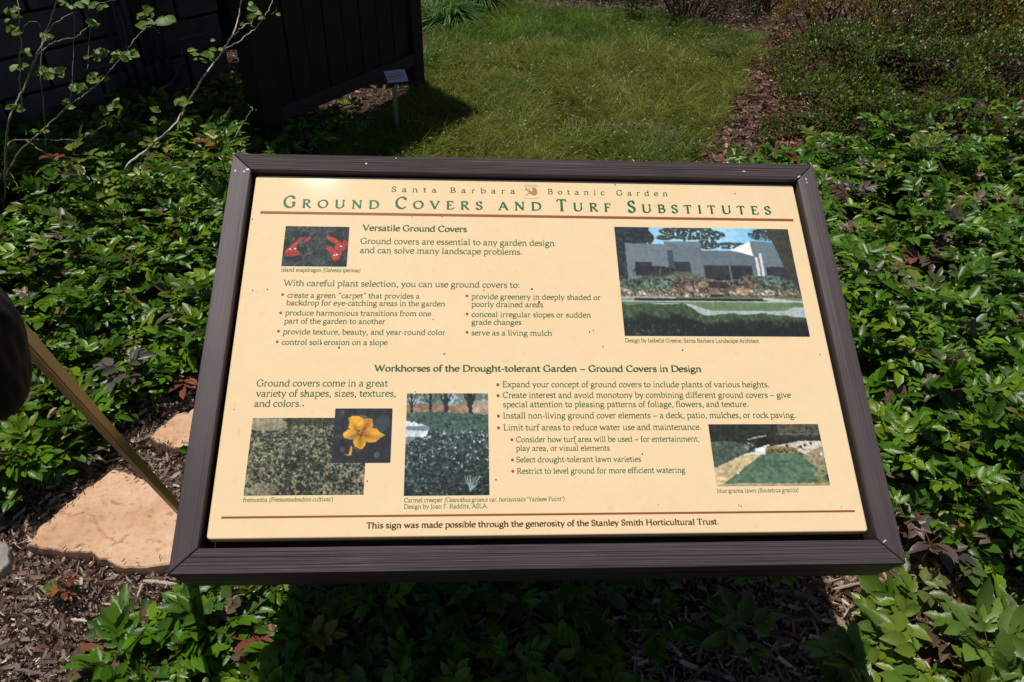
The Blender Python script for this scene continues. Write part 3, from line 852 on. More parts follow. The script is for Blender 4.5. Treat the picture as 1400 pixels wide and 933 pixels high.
def paint_house(u, v):
    n1 = fbm(u * 84, v * 52, 1, 4); n2 = fbm(u * 18, v * 12, 5, 4); n3 = vnoise(u * 150, v * 96, 9)
    img = np.zeros((len(u), 3)) + [150, 200, 235]
    img = blend(img, smst(.0, .45, u), (168, 222, 250)); img = blend(img, smst(.5, 1, u), (92, 178, 232), .8)
    tree = ((v < .6) & (u < .055)) | ((v < .2 + .05 * n2) & (((u < .13 + .05 * n2 - .3 * v + .05)) | (ell(u, v, .1, .1, .12, .10) & (n1 > .3))))
    img = blend(img, tree, (40, 52, 58)); img = blend(img, tree & (n1 > .55), (58, 74, 76))
    pines = ((ell(u, v, .34, .04, .09, .04) | ell(u, v, .44, .02, .12, .06) | ell(u, v, .42, .09, .1, .03) | ell(u, v, .28, .1, .05, .025) | ell(u, v, .55, .07, .08, .05) | ell(u, v, .52, .16, .06, .05) | ell(u, v, .66, .17, .1, .035) | ell(u, v, .86, .06, .1, .06)) & (n1 > .36)) | (np.abs(u - .39) < .006) & (v < .2)
    img = blend(img, pines, (52, 66, 64)); img = blend(img, pines & (n1 > .6), (84, 98, 84))
    yb = .155 + .03 * u
    img = blend(img, (v > yb) & (u > .05) & (u < .31), (116, 130, 140)); img = blend(img, (v > .135) & (u > .27) & (u < .48), (112, 127, 138))
    img = blend(img, (v > .22) & (u > .47) & (u < .78), (104, 118, 128)); img = blend(img, inq(u, v, [(.64, .215), (.765, .125), (.79, .28), (.7, .235)]), (244, 244, 240))
    img = blend(img, inq(u, v, [(.765, .12), (.95, .145), (1., .2), (1., .46), (.79, .46), (.765, .2)]), (112, 126, 136))
    for a_, b_, c_, d_ in ((.095, .19, .335, .46), (.31, .405, .33, .5), (.48, .62, .36, .5), (.63, .75, .36, .5), (.83, .97, .37, .52)):
        w = (u > a_) & (u < b_) & (v > c_) & (v < d_)
        img = blend(img, w, (62, 62, 68)); img = blend(img, w & (n2 > .55), (48, 56, 64))
    img = blend(img, (u > .285) & (u < .315) & (v > .22) & (v < .48), (72, 84, 94))
    img = blend(img, (np.abs(u - .785) < .008) & (v > .28) & (v < .5), (232, 232, 228)); img = blend(img, (np.abs(u - .81) < .007) & (v > .24) & (v < .5), (225, 228, 228))
    hill = v > .5 - .1 * np.exp(-((u - .3) / .14) ** 2) - .05 * np.exp(-((u - .75) / .1) ** 2) + .05 * (n2 - .5)
    base = np.stack([70 + 60 * n1, 80 + 50 * n1, 74 + 34 * n1], 1)
    img = np.where(hill[:, None], base, img)
    for cx, cy, rx, ry, col in ((.1, .56, .07, .06, (74, 96, 78)), (.23, .53, .1, .055, (96, 120, 108)), (.36, .55, .09, .06, (88, 78, 74)), (.42, .6, .1, .05, (132, 112, 96)), (.62, .56, .07, .06, (92, 84, 76)),
                                (.72, .52, .05, .06, (106, 90, 80)), (.85, .5, .09, .05, (80, 102, 94)), (.88, .55, .1, .05, (82, 98, 92)), (.2, .42, .12, .05, (40, 44, 50))):
        mm = ell(u, v, cx, cy, rx, ry) & (n3 > .12)
        mm = mm & (n1 > .34 + .2 * (v - cy) / ry); img = blend(img, mm, col, .75); img = blend(img, mm & (n1 > .52), tuple(min(255, q * 1.3) for q in col), .6); img = blend(img, mm & (n1 < .42), tuple(q * .55 for q in col), .7)
    rocks = (v > .585 + .03 * (n2 - .5)) & (v < .67) & (n3 > .35)
    img = blend(img, rocks, (150, 132, 112), .75); img = blend(img, rocks & (n1 > .6), (196, 186, 170), .8)
    img = blend(img, (u > .55) & (v > .63) & (v < .69) & (n3 > .3), (112, 94, 74), .7)
    img = blend(img, ell(u, v, .52, .545, .085, .035), (70, 62, 60)); img = blend(img, ell(u, v, .46, .54, .03, .03), (164, 140, 116))
    img = blend(img, (v > .57) & (v < .645) & (np.abs(u - .515 + .01 * n2) < .03), (150, 130, 114)); img = blend(img, (v > .63) & (v < .66) & (np.abs(u - .53) < .035), (66, 56, 52))
    img = blend(img, ell(u, v, .67, .6, .035, .035), (196, 166, 130))
    zz_ = smst(.42, .5, v)[:, None]
    img = img * (1 - zz_ + zz_ * (.35 + .62 * n1[:, None] + .62 * n3[:, None] * (.4 + n2[:, None])))
    img = blend(img, (v > .655), (108, 136, 104))
    img = blend(img, (v > .655) & (v < .675) & (u < .3), (176, 180, 176)); img = blend(img, (v > .685) & (v < .70) & (u < .92), (188, 196, 196))
    img = blend(img, (v > .668) & (v < .69) & (u > .07) & (u < .8 + .4 * (v - .668)), (50, 46, 50)); img = blend(img, (v > .66) & (v < .7) & (u > .78) & (np.abs(v - .67 - .14 * (u - .8)) < .012), (190, 196, 196))
    img = np.where(((v > .70) & (v < .76))[:, None], np.stack([88 + 40 * n1, 116 + 36 * n1, 82 + 24 * n1], 1), img)
    path = (v > .712 + .065 * smst(.34, .5, u) - .035 * smst(.88, .95, u)) & (v < .9) & (u > .14)
    img = np.where(path[:, None], np.stack([160 + 40 * n3, 170 + 40 * n3, 172 + 40 * n3], 1), img)
    edge = .722 + .085 * smst(.33, .45, u) + .03 * smst(.85, 1, u) + .008 * np.sin(u * 31) + .03 * (n2 - .5)
    hedge = v > edge
    lit = np.stack([36 + 100 * (n1 - .2) * n3 + 20, 52 + 100 * (n1 - .2) * n3 + 24, 40 + 64 * (n1 - .2) * n3 + 16], 1); dk = np.stack([28 + 18 * n1, 34 + 20 * n1, 38 + 14 * n1], 1)
    w = smst(.0, .07, v - edge - .07 * (1 - u) - .08 * (n2 - .4) - .03 * (n1 - .5))[:, None]
    img = np.where(hedge[:, None], lit * (1 - w) + dk * w, img)
    spk = (v > .9) & (u < .45) & (n3 > .72) & (n2 > .42)
    img = blend(img, spk, (96, 110, 96), .7)
    tr = inq(u, v, [(.87, 0), (1, 0), (1, .64), (.97, .56), (.93, .34), (.9, .16)])
    img = np.where(tr[:, None], np.stack([50 + 40 * n1, 50 + 36 * n1, 48 + 30 * n1], 1), img)
    return img


def paint_snap(u, v):
    n1 = fbm(u * 30, v * 22, 3, 4); n2 = fbm(u * 7, v * 5, 8, 3)
    img = np.stack([34 + 46 * n1, 40 + 44 * n1, 48 + 40 * n1], 1)
    img = blend(img, (n2 > .56), (28, 36, 42), .6); img = blend(img, np.abs(n2 - .5) < .018, (110, 118, 118), .55)
    img = blend(img, ell(u, v, .57, .88, .1, .1), (64, 96, 82), .7)
    for cx, cy, rx, ry, ro in ((.14, .68, .12, .09, 0), (.14, .5, .035, .08, 0), (.2, .42, .03, .15, .4), (.1, .62, .06, .06, 0), (.78, .36, .17, .05, .75), (.88, .52, .09, .1, 0), (.95, .42, .05, .07, 0), (.75, .6, .12, .05, .8), (.82, .76, .07, .1, 0), (.87, .68, .04, .06, 0), (.36, .33, .03, .09, .5)):
        mm = ell(u, v, cx, cy, rx, ry, ro)
        img = blend(img, mm, (196, 66, 52), .93); img = blend(img, mm & (n1 > .56), (176, 50, 42), .5)
    for cx, cy in ((.11, .58), (.18, .57), (.89, .5), (.8, .72), (.84, .7)): img = blend(img, ell(u, v, cx, cy, .018, .018), (255, 226, 210))
    return img


def paint_fremontia(u, v):
    n1 = fbm(u * 40, v * 28, 4, 3); n2 = fbm(u * 6, v * 5, 2, 3); n3 = vnoise(u * 100, v * 70, 6); n4 = vnoise(u * 66 + 9, v * 46, 12)
    k = np.clip(.42 + 1.5 * (n3 - .5) + 1.3 * (n1 - .5) + .8 * (n2 - .5), 0, 1)[:, None]
    img = np.array([34, 42, 40.]) * (1 - k) + np.array([160, 160, 122.]) * k
    img = blend(img, ell(u, v, .45, .62, .18, .2) & (n1 < .62), (30, 42, 38), .6); img = blend(img, ell(u, v, .38, .95, .2, .16) & (n1 < .6), (28, 36, 36), .6)
    fl = (n4 > .9) & (v > .2) & (n1 > .4)
    img = blend(img, fl, (214, 132, 74)); img = blend(img, (n4 > .965) & (v > .3), (214, 104, 90)); img = blend(img, (n3 > .965) & (v > .25), (214, 164, 70))
    img = blend(img, ell(u, v, .1, .08, .2, .09), (170, 158, 128), .8); img = blend(img, (v < .1) & (u > .3) & (u < .95), (40, 52, 44), .65)
    img = blend(img, ell(u, v, .16, .93, .13, .08), (150, 138, 108), .6); img = blend(img, ell(u, v, .97, .8, .06, .05) & (n1 > .4), (176, 150, 124), .6)
    return img


def paint_flower(u, v):
    n1 = fbm(u * 14, v * 14, 3, 4); n2 = fbm(u * 5, v * 5, 22, 2)
    img = np.stack([34 + 26 * n1, 38 + 26 * n1, 46 + 22 * n1], 1)
    img = blend(img, ell(u, v, .82, .3, .13, .18, .5), (62, 78, 84), .8); img = blend(img, ell(u, v, .13, .08, .03, .04), (150, 116, 84), .7)
    img = blend(img, ell(u, v, .08, .12, .1, .1), (60, 70, 62), .5); img = blend(img, ell(u, v, .76, .87, .05, .06), (92, 116, 82), .7)
    img = blend(img, ell(u, v, .17, .76, .04, .05), (104, 92, 84), .7); img = blend(img, ell(u, v, .12, .52, .1, .03), (104, 82, 86), .6)
    img = blend(img, inq(u, v, [(.2, .84), (.28, .86), (.31, .7), (.34, .72), (.33, .87), (.26, .88)]), (214, 160, 70))
    img = blend(img, inq(u, v, [(.36, .68), (.5, .76), (.44, .8), (.35, .74)]), (96, 70, 74))
    img = blend(img, inq(u, v, [(.44, .12), (.56, .14), (.6, .24), (.5, .28)]), (120, 112, 100), .8)
    pet = [[(.24, .18), (.3, .14), (.42, .14), (.5, .2), (.52, .35), (.46, .47), (.36, .45), (.25, .36), (.26, .26)],
           [(.5, .3), (.52, .2), (.6, .19), (.66, .2), (.68, .32), (.62, .44), (.48, .46)],
           [(.48, .44), (.6, .36), (.74, .38), (.8, .45), (.8, .56), (.74, .63), (.62, .64), (.55, .62), (.47, .52)],
           [(.46, .46), (.56, .6), (.57, .66), (.52, .75), (.47, .76), (.38, .7), (.34, .62), (.38, .55)],
           [(.46, .46), (.38, .58), (.28, .58), (.18, .55), (.16, .47), (.24, .4), (.34, .38)]]
    cols = [(244, 178, 52), (216, 146, 66), (240, 168, 48), (246, 182, 44), (240, 172, 56)]
    img = blend(img, inq(u, v, [(.78, .44), (.9, .5), (.84, .54), (.78, .56)]), (196, 160, 60))
    for p, c in zip(pet, cols):
        mm = inq(u, v, p); img = blend(img, mm, c); img = blend(img, mm & (n2 > .55), tuple(q * .9 for q in c), .6)
    d = np.hypot(u - .46, v - .48)
    pm = ((img[:, 0] > 180) & (d < .42))
    sh_ = (.80 + .35 * smst(.02, .3, d) - .22 * np.abs(np.sin(np.arctan2(v - .48, u - .46) * 2.5 + .9)) ** 6 + .12 * (n1 - .5))[:, None]
    img = np.where(pm[:, None], img * np.clip(sh_, 0, 1.08), img)
    img = blend(img, (d < .16) & (d > .02) & (np.abs(np.sin(np.arctan2(v - .48, u - .46) * 5 + .4)) < .12), (206, 96, 44), .5)
    for cx, cy in ((.46, .5), (.42, .47), (.5, .46), (.44, .42), (.48, .51)): img = blend(img, ell(u, v, cx, cy, .02, .014), (92, 56, 28))
    return img


def paint_creeper(u, v):
    n1 = fbm(u * 34, v * 42, 4, 4); n2 = fbm(u * 7, v * 8, 2, 3); n3 = vnoise(u * 62, v * 76, 6)
    img = np.stack([150 + 40 * n2, 176 + 30 * n2, 190 + 20 * n2], 1)
    fol = (v < .17) & (n1 + .3 * n2 > .50 + .1 * np.sin(u * 14))
    img = np.where(fol[:, None], np.stack([72 + 50 * n1, 92 + 44 * n1, 84 + 30 * n1], 1), img)
    img = blend(img, (v > .12) & (v < .21), (150, 112, 84), .85); img = blend(img, (u > .8) & (v > .08) & (v < .2), (186, 168, 146), .8)
    for tx, ww in ((.06, .012), (.29, .012), (.48, .022), (.78, .026)):
        img = blend(img, (np.abs(u - tx - .05 * (v - .12)) < ww * (1.4 - 2 * v)) & (v < .22), (44, 44, 48))
        img = blend(img, (np.abs(u - tx - .5 * (.14 - v)) < ww * .5) & (v < .14), (50, 50, 54)); img = blend(img, (np.abs(u - tx + .55 * (.14 - v)) < ww * .45) & (v < .14), (50, 50, 54))
    bank = v > .19 + .06 * np.abs(u - .35) - .015 * n2
    k = np.clip(1.5 * (n3 * .55 + n1 * .6 - .42), 0, 1)[:, None]
    dark = np.clip((v - .55) * 1.4 + (u - .5) * .3, 0, .7)[:, None]
    b = (np.array([36, 52, 54.]) * (1 - k) + np.array([126, 150, 142.]) * k) * (1 - dark * .5)
    img = np.where(bank[:, None], b, img)
    img = blend(img, bank & (v < .42) & (v < .3 + .2 * u + .03 * n2) & (n1 > .35), (78, 112, 98), .6)
    img = blend(img, (n3 > .8) & (v > .38) & (v < .75) & (n2 > .38), (206, 214, 214), .8); img = blend(img, (n3 > .88) & (v > .7), (150, 160, 196), .7)
    w = inq(u, v, [(0, .285), (.12, .295), (.29, .34), (.26, .41), (.2, .45), (.1, .46), (0, .52)])
    img = blend(img, w, (216, 224, 232)); img = blend(img, w & (v > .33) & (v < .375), (122, 142, 162)); img = blend(img, w & (v > .44), (130, 134, 128))
    for a_ in (-.5, -.25, 0, .25, .5, .8): img = blend(img, (np.abs((u - .78) - a_ * (.97 - v)) < .007) & (v > .82) & (v < .97), (140, 172, 156))
    return img


def paint_grama(u, v):
    n1 = fbm(u * 44, v * 26, 4, 4); n2 = fbm(u * 9, v * 6, 2, 3); n3 = vnoise(u * 80, v * 46, 6)
    img = np.stack([34 + 28 * n1, 38 + 26 * n1, 38 + 20 * n1], 1)
    img = blend(img, (u > .62) & (v < .17 + .04 * n2) & (n1 > .4), (96, 96, 78), .8); img = blend(img, (u > .6) & (np.abs(v - .18 + .02 * u) < .008), (120, 112, 100), .8)
    sh = inq(u, v, [(0, .3), (.12, .27), (.28, .32), (.35, .45), (.28, .52), (.05, .72), (0, .74)])
    img = np.where(sh[:, None], np.stack([44 + 60 * n1, 62 + 58 * n1, 56 + 44 * n1], 1), img)
    img = blend(img, inq(u, v, [(.33, .25), (.5, .18), (.5, .2), (.34, .27)]), (176, 172, 160)); img = blend(img, inq(u, v, [(.4, .3), (.5, .2), (.56, .3), (.42, .42)]), (44, 34, 34))
    lawn = inq(u, v, [(.05, .99), (.4, .53), (.45, .47), (.8, .5), (.95, .72), (1., .98)])
    img = np.where(lawn[:, None], np.stack([66 + 44 * n1, 98 + 38 * n1, 80 + 26 * n1], 1), img)
    img = blend(img, inq(u, v, [(0, .72), (.3, .48), (.46, .46), (.42, .53), (.05, .98), (0, 1)]), (206, 184, 138)); img = blend(img, inq(u, v, [(.3, .5), (.4, .4), (.53, .33), (.5, .41), (.47, .5)]), (232, 232, 226))
    img = blend(img, ell(u, v, .34, .37, .045, .07) & (n3 > .3), (150, 150, 140), .8); img = blend(img, ell(u, v, .36, .42, .03, .05), (30, 30, 32), .7)
    img = blend(img, inq(u, v, [(.47, .45), (.5, .36), (.6, .37), (.76, .4), (.78, .49), (.6, .5)]), (150, 132, 86)); img = blend(img, inq(u, v, [(.5, .42), (.6, .4), (.76, .44), (.76, .5), (.5, .47)]) & (n3 > .5), (70, 66, 54))
    img = blend(img, inq(u, v, [(.56, .36), (.82, .28), (1, .28), (1, .4), (.88, .52), (.78, .47), (.76, .4)]), (206, 200, 186)); img = blend(img, inq(u, v, [(.8, .52), (.92, .42), (1, .38), (1, .8), (.92, .72)]), (160, 144, 114))
    img = blend(img, (u > .7) & (v > .35) & (v < .9) & (n1 > .62) & ~lawn, (110, 116, 84), .7)
    for cx, cy in ((.8, .38), (.84, .35), (.9, .32), (.68, .36)): img = blend(img, ell(u, v, cx, cy, .012, .025), (90, 50, 38))
    img = blend(img, inq(u, v, [(.88, .8), (1, .6), (1, 1), (.86, .95)]) & (n1 > .45), (150, 146, 80), .7); img = blend(img, ell(u, v, .98, .5, .015, .03), (190, 200, 214))
    img = blend(img, ell(u, v, .2, .8, .012, .02), (236, 240, 244)); img = blend(img, (v > .965), (196, 182, 140), .8)
    return img


grid_print('printed_photo', [(389.9, 309.9), (478.0, 310.3), (473.8, 364.7), (385.4, 364.2)], 150, 96, paint_snap, .0004, 'print of red tubular flowers on dark leaves')
grid_print('printed_photo', [(839.7, 309.9), (1076.3, 314.4), (1107.9, 459.7), (854.1, 460.3)], 300, 200, paint_house, .0004, 'print of a low white house behind a garden pool and hedge', .25, .4)
grid_print('printed_photo', [(345, 571.8), (502, 571.6), (497.6, 677.6), (333.7, 676.6)], 210, 150, paint_fremontia, .0004, 'print of a shrub dotted with orange flowers')
grid_print('printed_photo', [(458.2, 558.7), (536.7, 559.2), (533.6, 633), (453.7, 632.6)], 130, 120, paint_flower, .0008, 'print of one yellow five-petalled flower, overlapping the shrub print', .5, .35)
grid_print('printed_photo', [(556.2, 538.2), (667.4, 538.2), (669, 677.6), (552.3, 677.6)], 160, 190, paint_creeper, .0004, 'tall print of a dark creeping bank below olive trees')
grid_print('printed_photo', [(968.4, 581.4), (1117.8, 579.2), (1134.7, 662.5), (980, 666)], 200, 130, paint_grama, .0004, 'print of a lawn beside a pale garden path')

# white droppings and screw heads on the frame
def frame_uv(x, y): return plane_uv(x, y, 0)
for pts in ([(320.3, 233.3), (322.5, 232.2), (323, 234.5), (320.8, 235.6)], [(336, 231.2), (340.5, 230.6), (340.8, 233), (337, 233.6)], [(333, 233.5), (335.4, 234.5), (334.6, 236.7), (332.6, 235.4)],
            [(499.5, 223.6), (501.8, 223.2), (502, 225), (500, 225.3)], [(540.5, 216.3), (542, 216.3), (542, 217.4), (540.6, 217.4)],
            [(1015, 234), (1019, 234.3), (1018.5, 235.4), (1015.4, 235.2)], [(1101, 244), (1103.5, 246), (1102.5, 247), (1101, 245.5)], [(1102.5, 248.8), (1104, 250), (1103.2, 251.5), (1102.4, 250)],
            [(1090, 242.6), (1093.5, 240.4), (1094, 241.4), (1091, 243.6)], [(1206.5, 741.5), (1211, 737.6), (1211.5, 739), (1207.5, 742.5)]):
    V = [(*frame_uv(*p), .0006) for p in pts]
    V2 = [(x, y, -.0004) for x, y, _ in V]
    n = len(V)
    F = [tuple(range(n))[::-1]] + [(i, (i + 1) % n, n + (i + 1) % n, n + i) for i in range(n)]
    me = bpy.data.meshes.new('white_spot'); me.from_pydata(V + V2, [], F); me.materials.append(M_WHITE_SPLAT)
    sobj('white_spot', me, sign)

# ------------------------------------------------------------------ ground
def sheet(name, poly, z, mat, res=None):
    bm = bmesh.new()
    f = bm.faces.new([bm.verts.new((x, y, z)) for x, y in poly])
    f.normal_update()
    if f.normal.z < 0: f.normal_flip()
    bmesh.ops.triangulate(bm, faces=bm.faces)
    o = bmobj(name, bm, mat)
    o['kind'] = 'structure'
    return o


sheet('ground', [(-60, -60), (60, -60), (60, 60), (-60, 60)], 0.0, M_SOIL)
LAWN = gpoly([(600, 260), (430, 225), (450, 195), (530, 165), (560, 130), (574, 116)]) + [(-.30, 3.4), (-.2, 4.1), (.1, 4.25)] + \
    gpoly([(740, 14), (870, 16), (940, 34), (1000, 44), (1046, 56), (1046, 78), (1030, 104), (1018, 135), (1000, 160), (985, 190), (962, 222), (900, 260)])
sheet('lawn', LAWN, 0.004, M_TURF)


# ------------------------------------------------------------------ mulch chips
CT = np.array([(0, -.5, 0), (1, -.34, 0), (1, .42, 0), (0, .5, 0), (.05, -.12, .38), (.94, .1, .34)], float)
CT[:, 0] -= .5
CT[:, 2] *= .6
CF = [(0, 1, 5), (0, 5, 4), (2, 3, 4), (2, 4, 5), (1, 2, 5), (3, 0, 4)]
FT = np.array([(-.5, -.5, 0), (.5, -.3, 0), (.45, .4, .12), (-.4, .5, .05)], float)
FF_ = [(0, 1, 2), (0, 2, 3)]


def chips(name, label, poly, n, length, cols, z=(.0, .02), aspect=(.1, .28), avoid=None, tilt=.25, fine=False):
    P2 = scatter(poly, n)
    if avoid is not None: P2 = P2[~avoid(P2)]
    n = len(P2)
    zz = z[0] + (z[1] - z[0]) * rng.random(n) * (.4 + fbm(P2[:, 0] * 9, P2[:, 1] * 9, 3))
    P = np.column_stack([P2, zz])
    a = rng.random(n) * 2 * np.pi
    D = np.column_stack([np.cos(a), np.sin(a), rng.normal(0, tilt, n)])
    N = np.column_stack([rng.normal(0, .3, (n, 2)), np.ones(n)])
    sz = length[0] + (length[1] - length[0]) * rng.random(n) ** 2.2
    CT_, CF_ = (FT, FF_) if fine else (CT, CF)
    V, F = instances(CT_, CF_, P, D, N, sz, aspect[0] + (aspect[1] - aspect[0]) * rng.random(n), rng.normal(0, .06, n))
    pal = np.array(cols)
    c = pal[rng.integers(0, len(pal), n)] * (.55 + .8 * rng.random((n, 1)))
    o = link(name, npmesh(name, V, F, M_CHIP, np.repeat(c, len(CT_), 0)))
    tag(o, label, 'mulch', kind='stuff')
    return o


GREYB = [(.50, .40, .32), (.34, .24, .175), (.22, .14, .10), (.58, .49, .41), (.17, .11, .08), (.72, .62, .52), (.40, .32, .27), (.13, .085, .065)]
REDB = [(.19, .09, .06), (.12, .06, .04), (.27, .15, .10), (.07, .04, .03), (.34, .21, .15), (.16, .09, .07), (.46, .33, .25)]
near = gpoly([(-110, 700), (60, 640), (180, 560), (270, 520), (420, 560), (450, 1020), (-110, 1020)])
chips('wood_mulch', 'grey-brown shredded bark and wood chips lying around the flagstones', near, 20000, (.006, .036), GREYB, (0, .02), (.06, .2))
chips('fine_mulch', 'fine crumbled grey-brown mulch between the larger wood chips by the flagstones', near, 26000, (.0025, .009), GREYB, (0, .02), (.25, .6), fine=True)
right = gpoly([(480, 770), (1000, 720), (1240, 690), (1500, 720), (1520, 1020), (480, 1020)])
chips('bark_mulch', 'pale and brown bark chips showing between plants below the right corner of the sign', right, 18000, (.006, .04), GREYB + [(.42, .27, .18), (.5, .36, .26)], (0, .02))
path = gpoly([(860, 340), (962, 215), (985, 175), (1008, 130), (1022, 95), (1038, 60), (1040, 40), (1090, 50), (1120, 100), (1180, 190), (1180, 340)])
chips('red_bark_mulch', 'red-brown bark chips in the strip between the lawn and the shrubs', path, 17000, (.012, .04), REDB, (0, .03), (.2, .45))
back = [(-.6, 4.1), (.6, 4.1), (1.0, 3.6), (1.35, 3.3), (2.2, 3.4), (3, 4.3), (3, 6), (-.6, 6)]
chips('distant_mulch', 'pinkish mulch beyond the far edge of the lawn', back, 20000, (.008, .028), REDB + [(.5, .4, .33)], (0, .03), (.25, .5))
shade = gpoly([(-200, 330), (-200, 60), (300, 40), (560, 90), (575, 125), (430, 225), (330, 300)])
chips('shaded_mulch', 'brown mulch on the shaded ground under the timber screen', shade, 9000, (.012, .04), REDB + GREYB[:3], (0, .02), (.2, .4))

# ------------------------------------------------------------------ grass
BT = np.array([(0, -.5, 0), (0, .5, 0), (.5, .42, 0), (.5, -.42, 0), (1, 0, 0)], float)
BF = [(0, 3, 2), (0, 2, 1), (3, 4, 2)]
n = 165000
P2 = scatter(LAWN, n)
P2 += rng.normal(0, .012, P2.shape)
patch = fbm(P2[:, 0] * 1.6 + 3, P2[:, 1] * 1.6, 21, 4)
patch2 = fbm(P2[:, 0] * 7, P2[:, 1] * 7, 33, 3)
a = rng.random(n) * 2 * np.pi
tuft = fbm(P2[:, 0] * 5, P2[:, 1] * 5, 44, 2) * 6.28 * 2
a = np.where(rng.random(n) < .6, tuft + rng.normal(0, .5, n), a)
lean = .3 + .9 * rng.random(n)
D = np.column_stack([np.cos(a) * lean, np.sin(a) * lean, np.ones(n) * .8])
N = np.column_stack([-np.cos(a), -np.sin(a), lean]) + rng.normal(0, .3, (n, 3))
ln_ = (.025 + .075 * rng.random(n) ** 1.8) * (.5 + 1.1 * patch2)
V, F = instances(BT, BF, np.column_stack([P2, np.full(n, .003)]), D, N, ln_, .0019 / ln_, .35 + .3 * rng.random(n))
gr = np.array([.125, .245, .003]); st = np.array([.42, .37, .11]); gd = np.array([.030, .072, .002]); bl = np.array([.30, .36, .16])
w = smst(.42, .62, patch + .22 * smst(.9, 0.1, P2[:, 0] + .9 - .25 * (P2[:, 1] - 2)) * smst(3.4, 2.3, P2[:, 1]))[:, None]
c = gd * (1 - patch2[:, None]) + gr * patch2[:, None]
c = c * (1 - .45 * w) + np.array([.20, .19, .008]) * .45 * w
r_ = rng.random(n)
c[r_ < .05 + .12 * w[:, 0]] = st
c[(r_ > .955)] = bl
c *= (.35 + 1.1 * rng.random((n, 1)))
o = link('lawn_grass', npmesh('lawn_grass', V, F, M_GRASS, np.repeat(c, 5, 0)))
tag(o, 'unmown yellowish green lawn behind the sign', 'grass', kind='stuff')


n = 7000
P2 = scatter(LAWN, n)
P2 = P2[fbm(P2[:, 0] * 2.2, P2[:, 1] * 2.2, 91, 3) > .42]
n = len(P2)
a = rng.random(n) * 6.28
V, F = instances(BT, BF, np.column_stack([P2, .012 + .035 * rng.random(n)]), np.column_stack([np.cos(a), np.sin(a), rng.normal(0, .3, n)]), np.column_stack([rng.normal(0, .4, (n, 2)), np.ones(n)]), .006 + .012 * rng.random(n) ** 2, .35)
c = np.array([(.62, .52, .32), (.42, .26, .14), (.7, .66, .5), (.30, .15, .08)])[rng.integers(0, 4, n)] * (.6 + .5 * rng.random((n, 1)))
o = link('grass_litter', npmesh('grass_litter', V, F, M_GRASS, np.repeat(c, 5, 0)))
tag(o, 'pale seed husks and bits of dead leaf caught in the lawn', 'lawn litter', kind='stuff')


def strap_clump(name, label, x, y, nb, length, width, cols, spread=.12, toward=None, parent=None):
    root = empty(name, (x, y, 0)); tag(root, label, 'grass clump')
    V, F, C, o_ = [], [], [], 0
    for k in range(nb):
        an = rng.random() * 2 * np.pi
        if toward is not None and rng.random() < .55: an = toward + rng.normal(0, .7)
        r0 = spread * math.sqrt(rng.random())
        b = np.array([r0 * math.cos(an + 1), r0 * math.sin(an + 1), 0])
        Lh = length * (.55 + .6 * rng.random()); el = .6 + .75 * rng.random()
        d = np.array([math.cos(an), math.sin(an), 0])
        col = np.array(cols[rng.integers(len(cols))]) * (.7 + .6 * rng.random())
        side = np.cross(d, [0, 0, 1]); pts = []
        for s_ in np.linspace(0, 1, 7):
            hor = Lh * (s_ * math.cos(el) + .25 * s_ ** 2)
            ver = Lh * (math.sin(el) * s_ - .62 * s_ ** 2 * (1.15 - .3 * el))
            pts.append(b + d * hor + np.array([0, 0, max(ver, .004)]))
        for i, p in enumerate(pts):
            ww = width * (1 - (i / 6) ** 2.5) * .5 + .0004
            V += [p - side * ww, p + side * ww]; C += [col, col]
        for i in range(6): F.append((o_ + 2 * i, o_ + 2 * i + 1, o_ + 2 * i + 3, o_ + 2 * i + 2))
        o_ += 14
    me = npmesh('strap_leaves', np.array(V), np.array(F), M_GRASS, np.array(C))
    ob = link('strap_leaves', me, root); ob['kind'] = 'stuff'
    return root


SG = [(.10, .22, .045), (.07, .17, .03), (.16, .27, .08), (.05, .12, .03)]
for (gx, gy, nb, Lh, lab) in ((598, 28, 520, .26, 'bright green strappy grass clump right beside the timber screen post'),
                              (640, 6, 520, .30, 'arching strappy grass clump at the far edge of the lawn'),
                              (688, -10, 420, .28, 'loose strappy grass clump trailing onto the pinkish mulch'),
                              (585, -20, 420, .30, 'strappy grass clump behind the others at the end of the timber screen')):
    p = G(gx, gy)
    strap_clump('strappy_grass', lab, p[0], p[1], nb, Lh, .008, SG, .13, -1.0)
p = G(584, 84)
strap_clump('grass_tuft', 'small tuft of long grass at the foot of the screen post', p[0], p[1], 60, .13, .004, SG, .04, -.5)
for (gx, gy, lab) in ((930, 205, 'dense taller grass tuft at the lawn edge behind the sign top board'), (985, 75, 'dark taller grass tuft near the shrub end of the lawn'),
                      (865, 190, 'long pale grass tuft in the lawn behind the sign')):
    p = G(gx, gy)
    strap_clump('grass_tuft', lab, p[0], p[1], 150, .12, .003, [(.08, .14, .03), (.12, .17, .05), (.2, .19, .08)], .08)

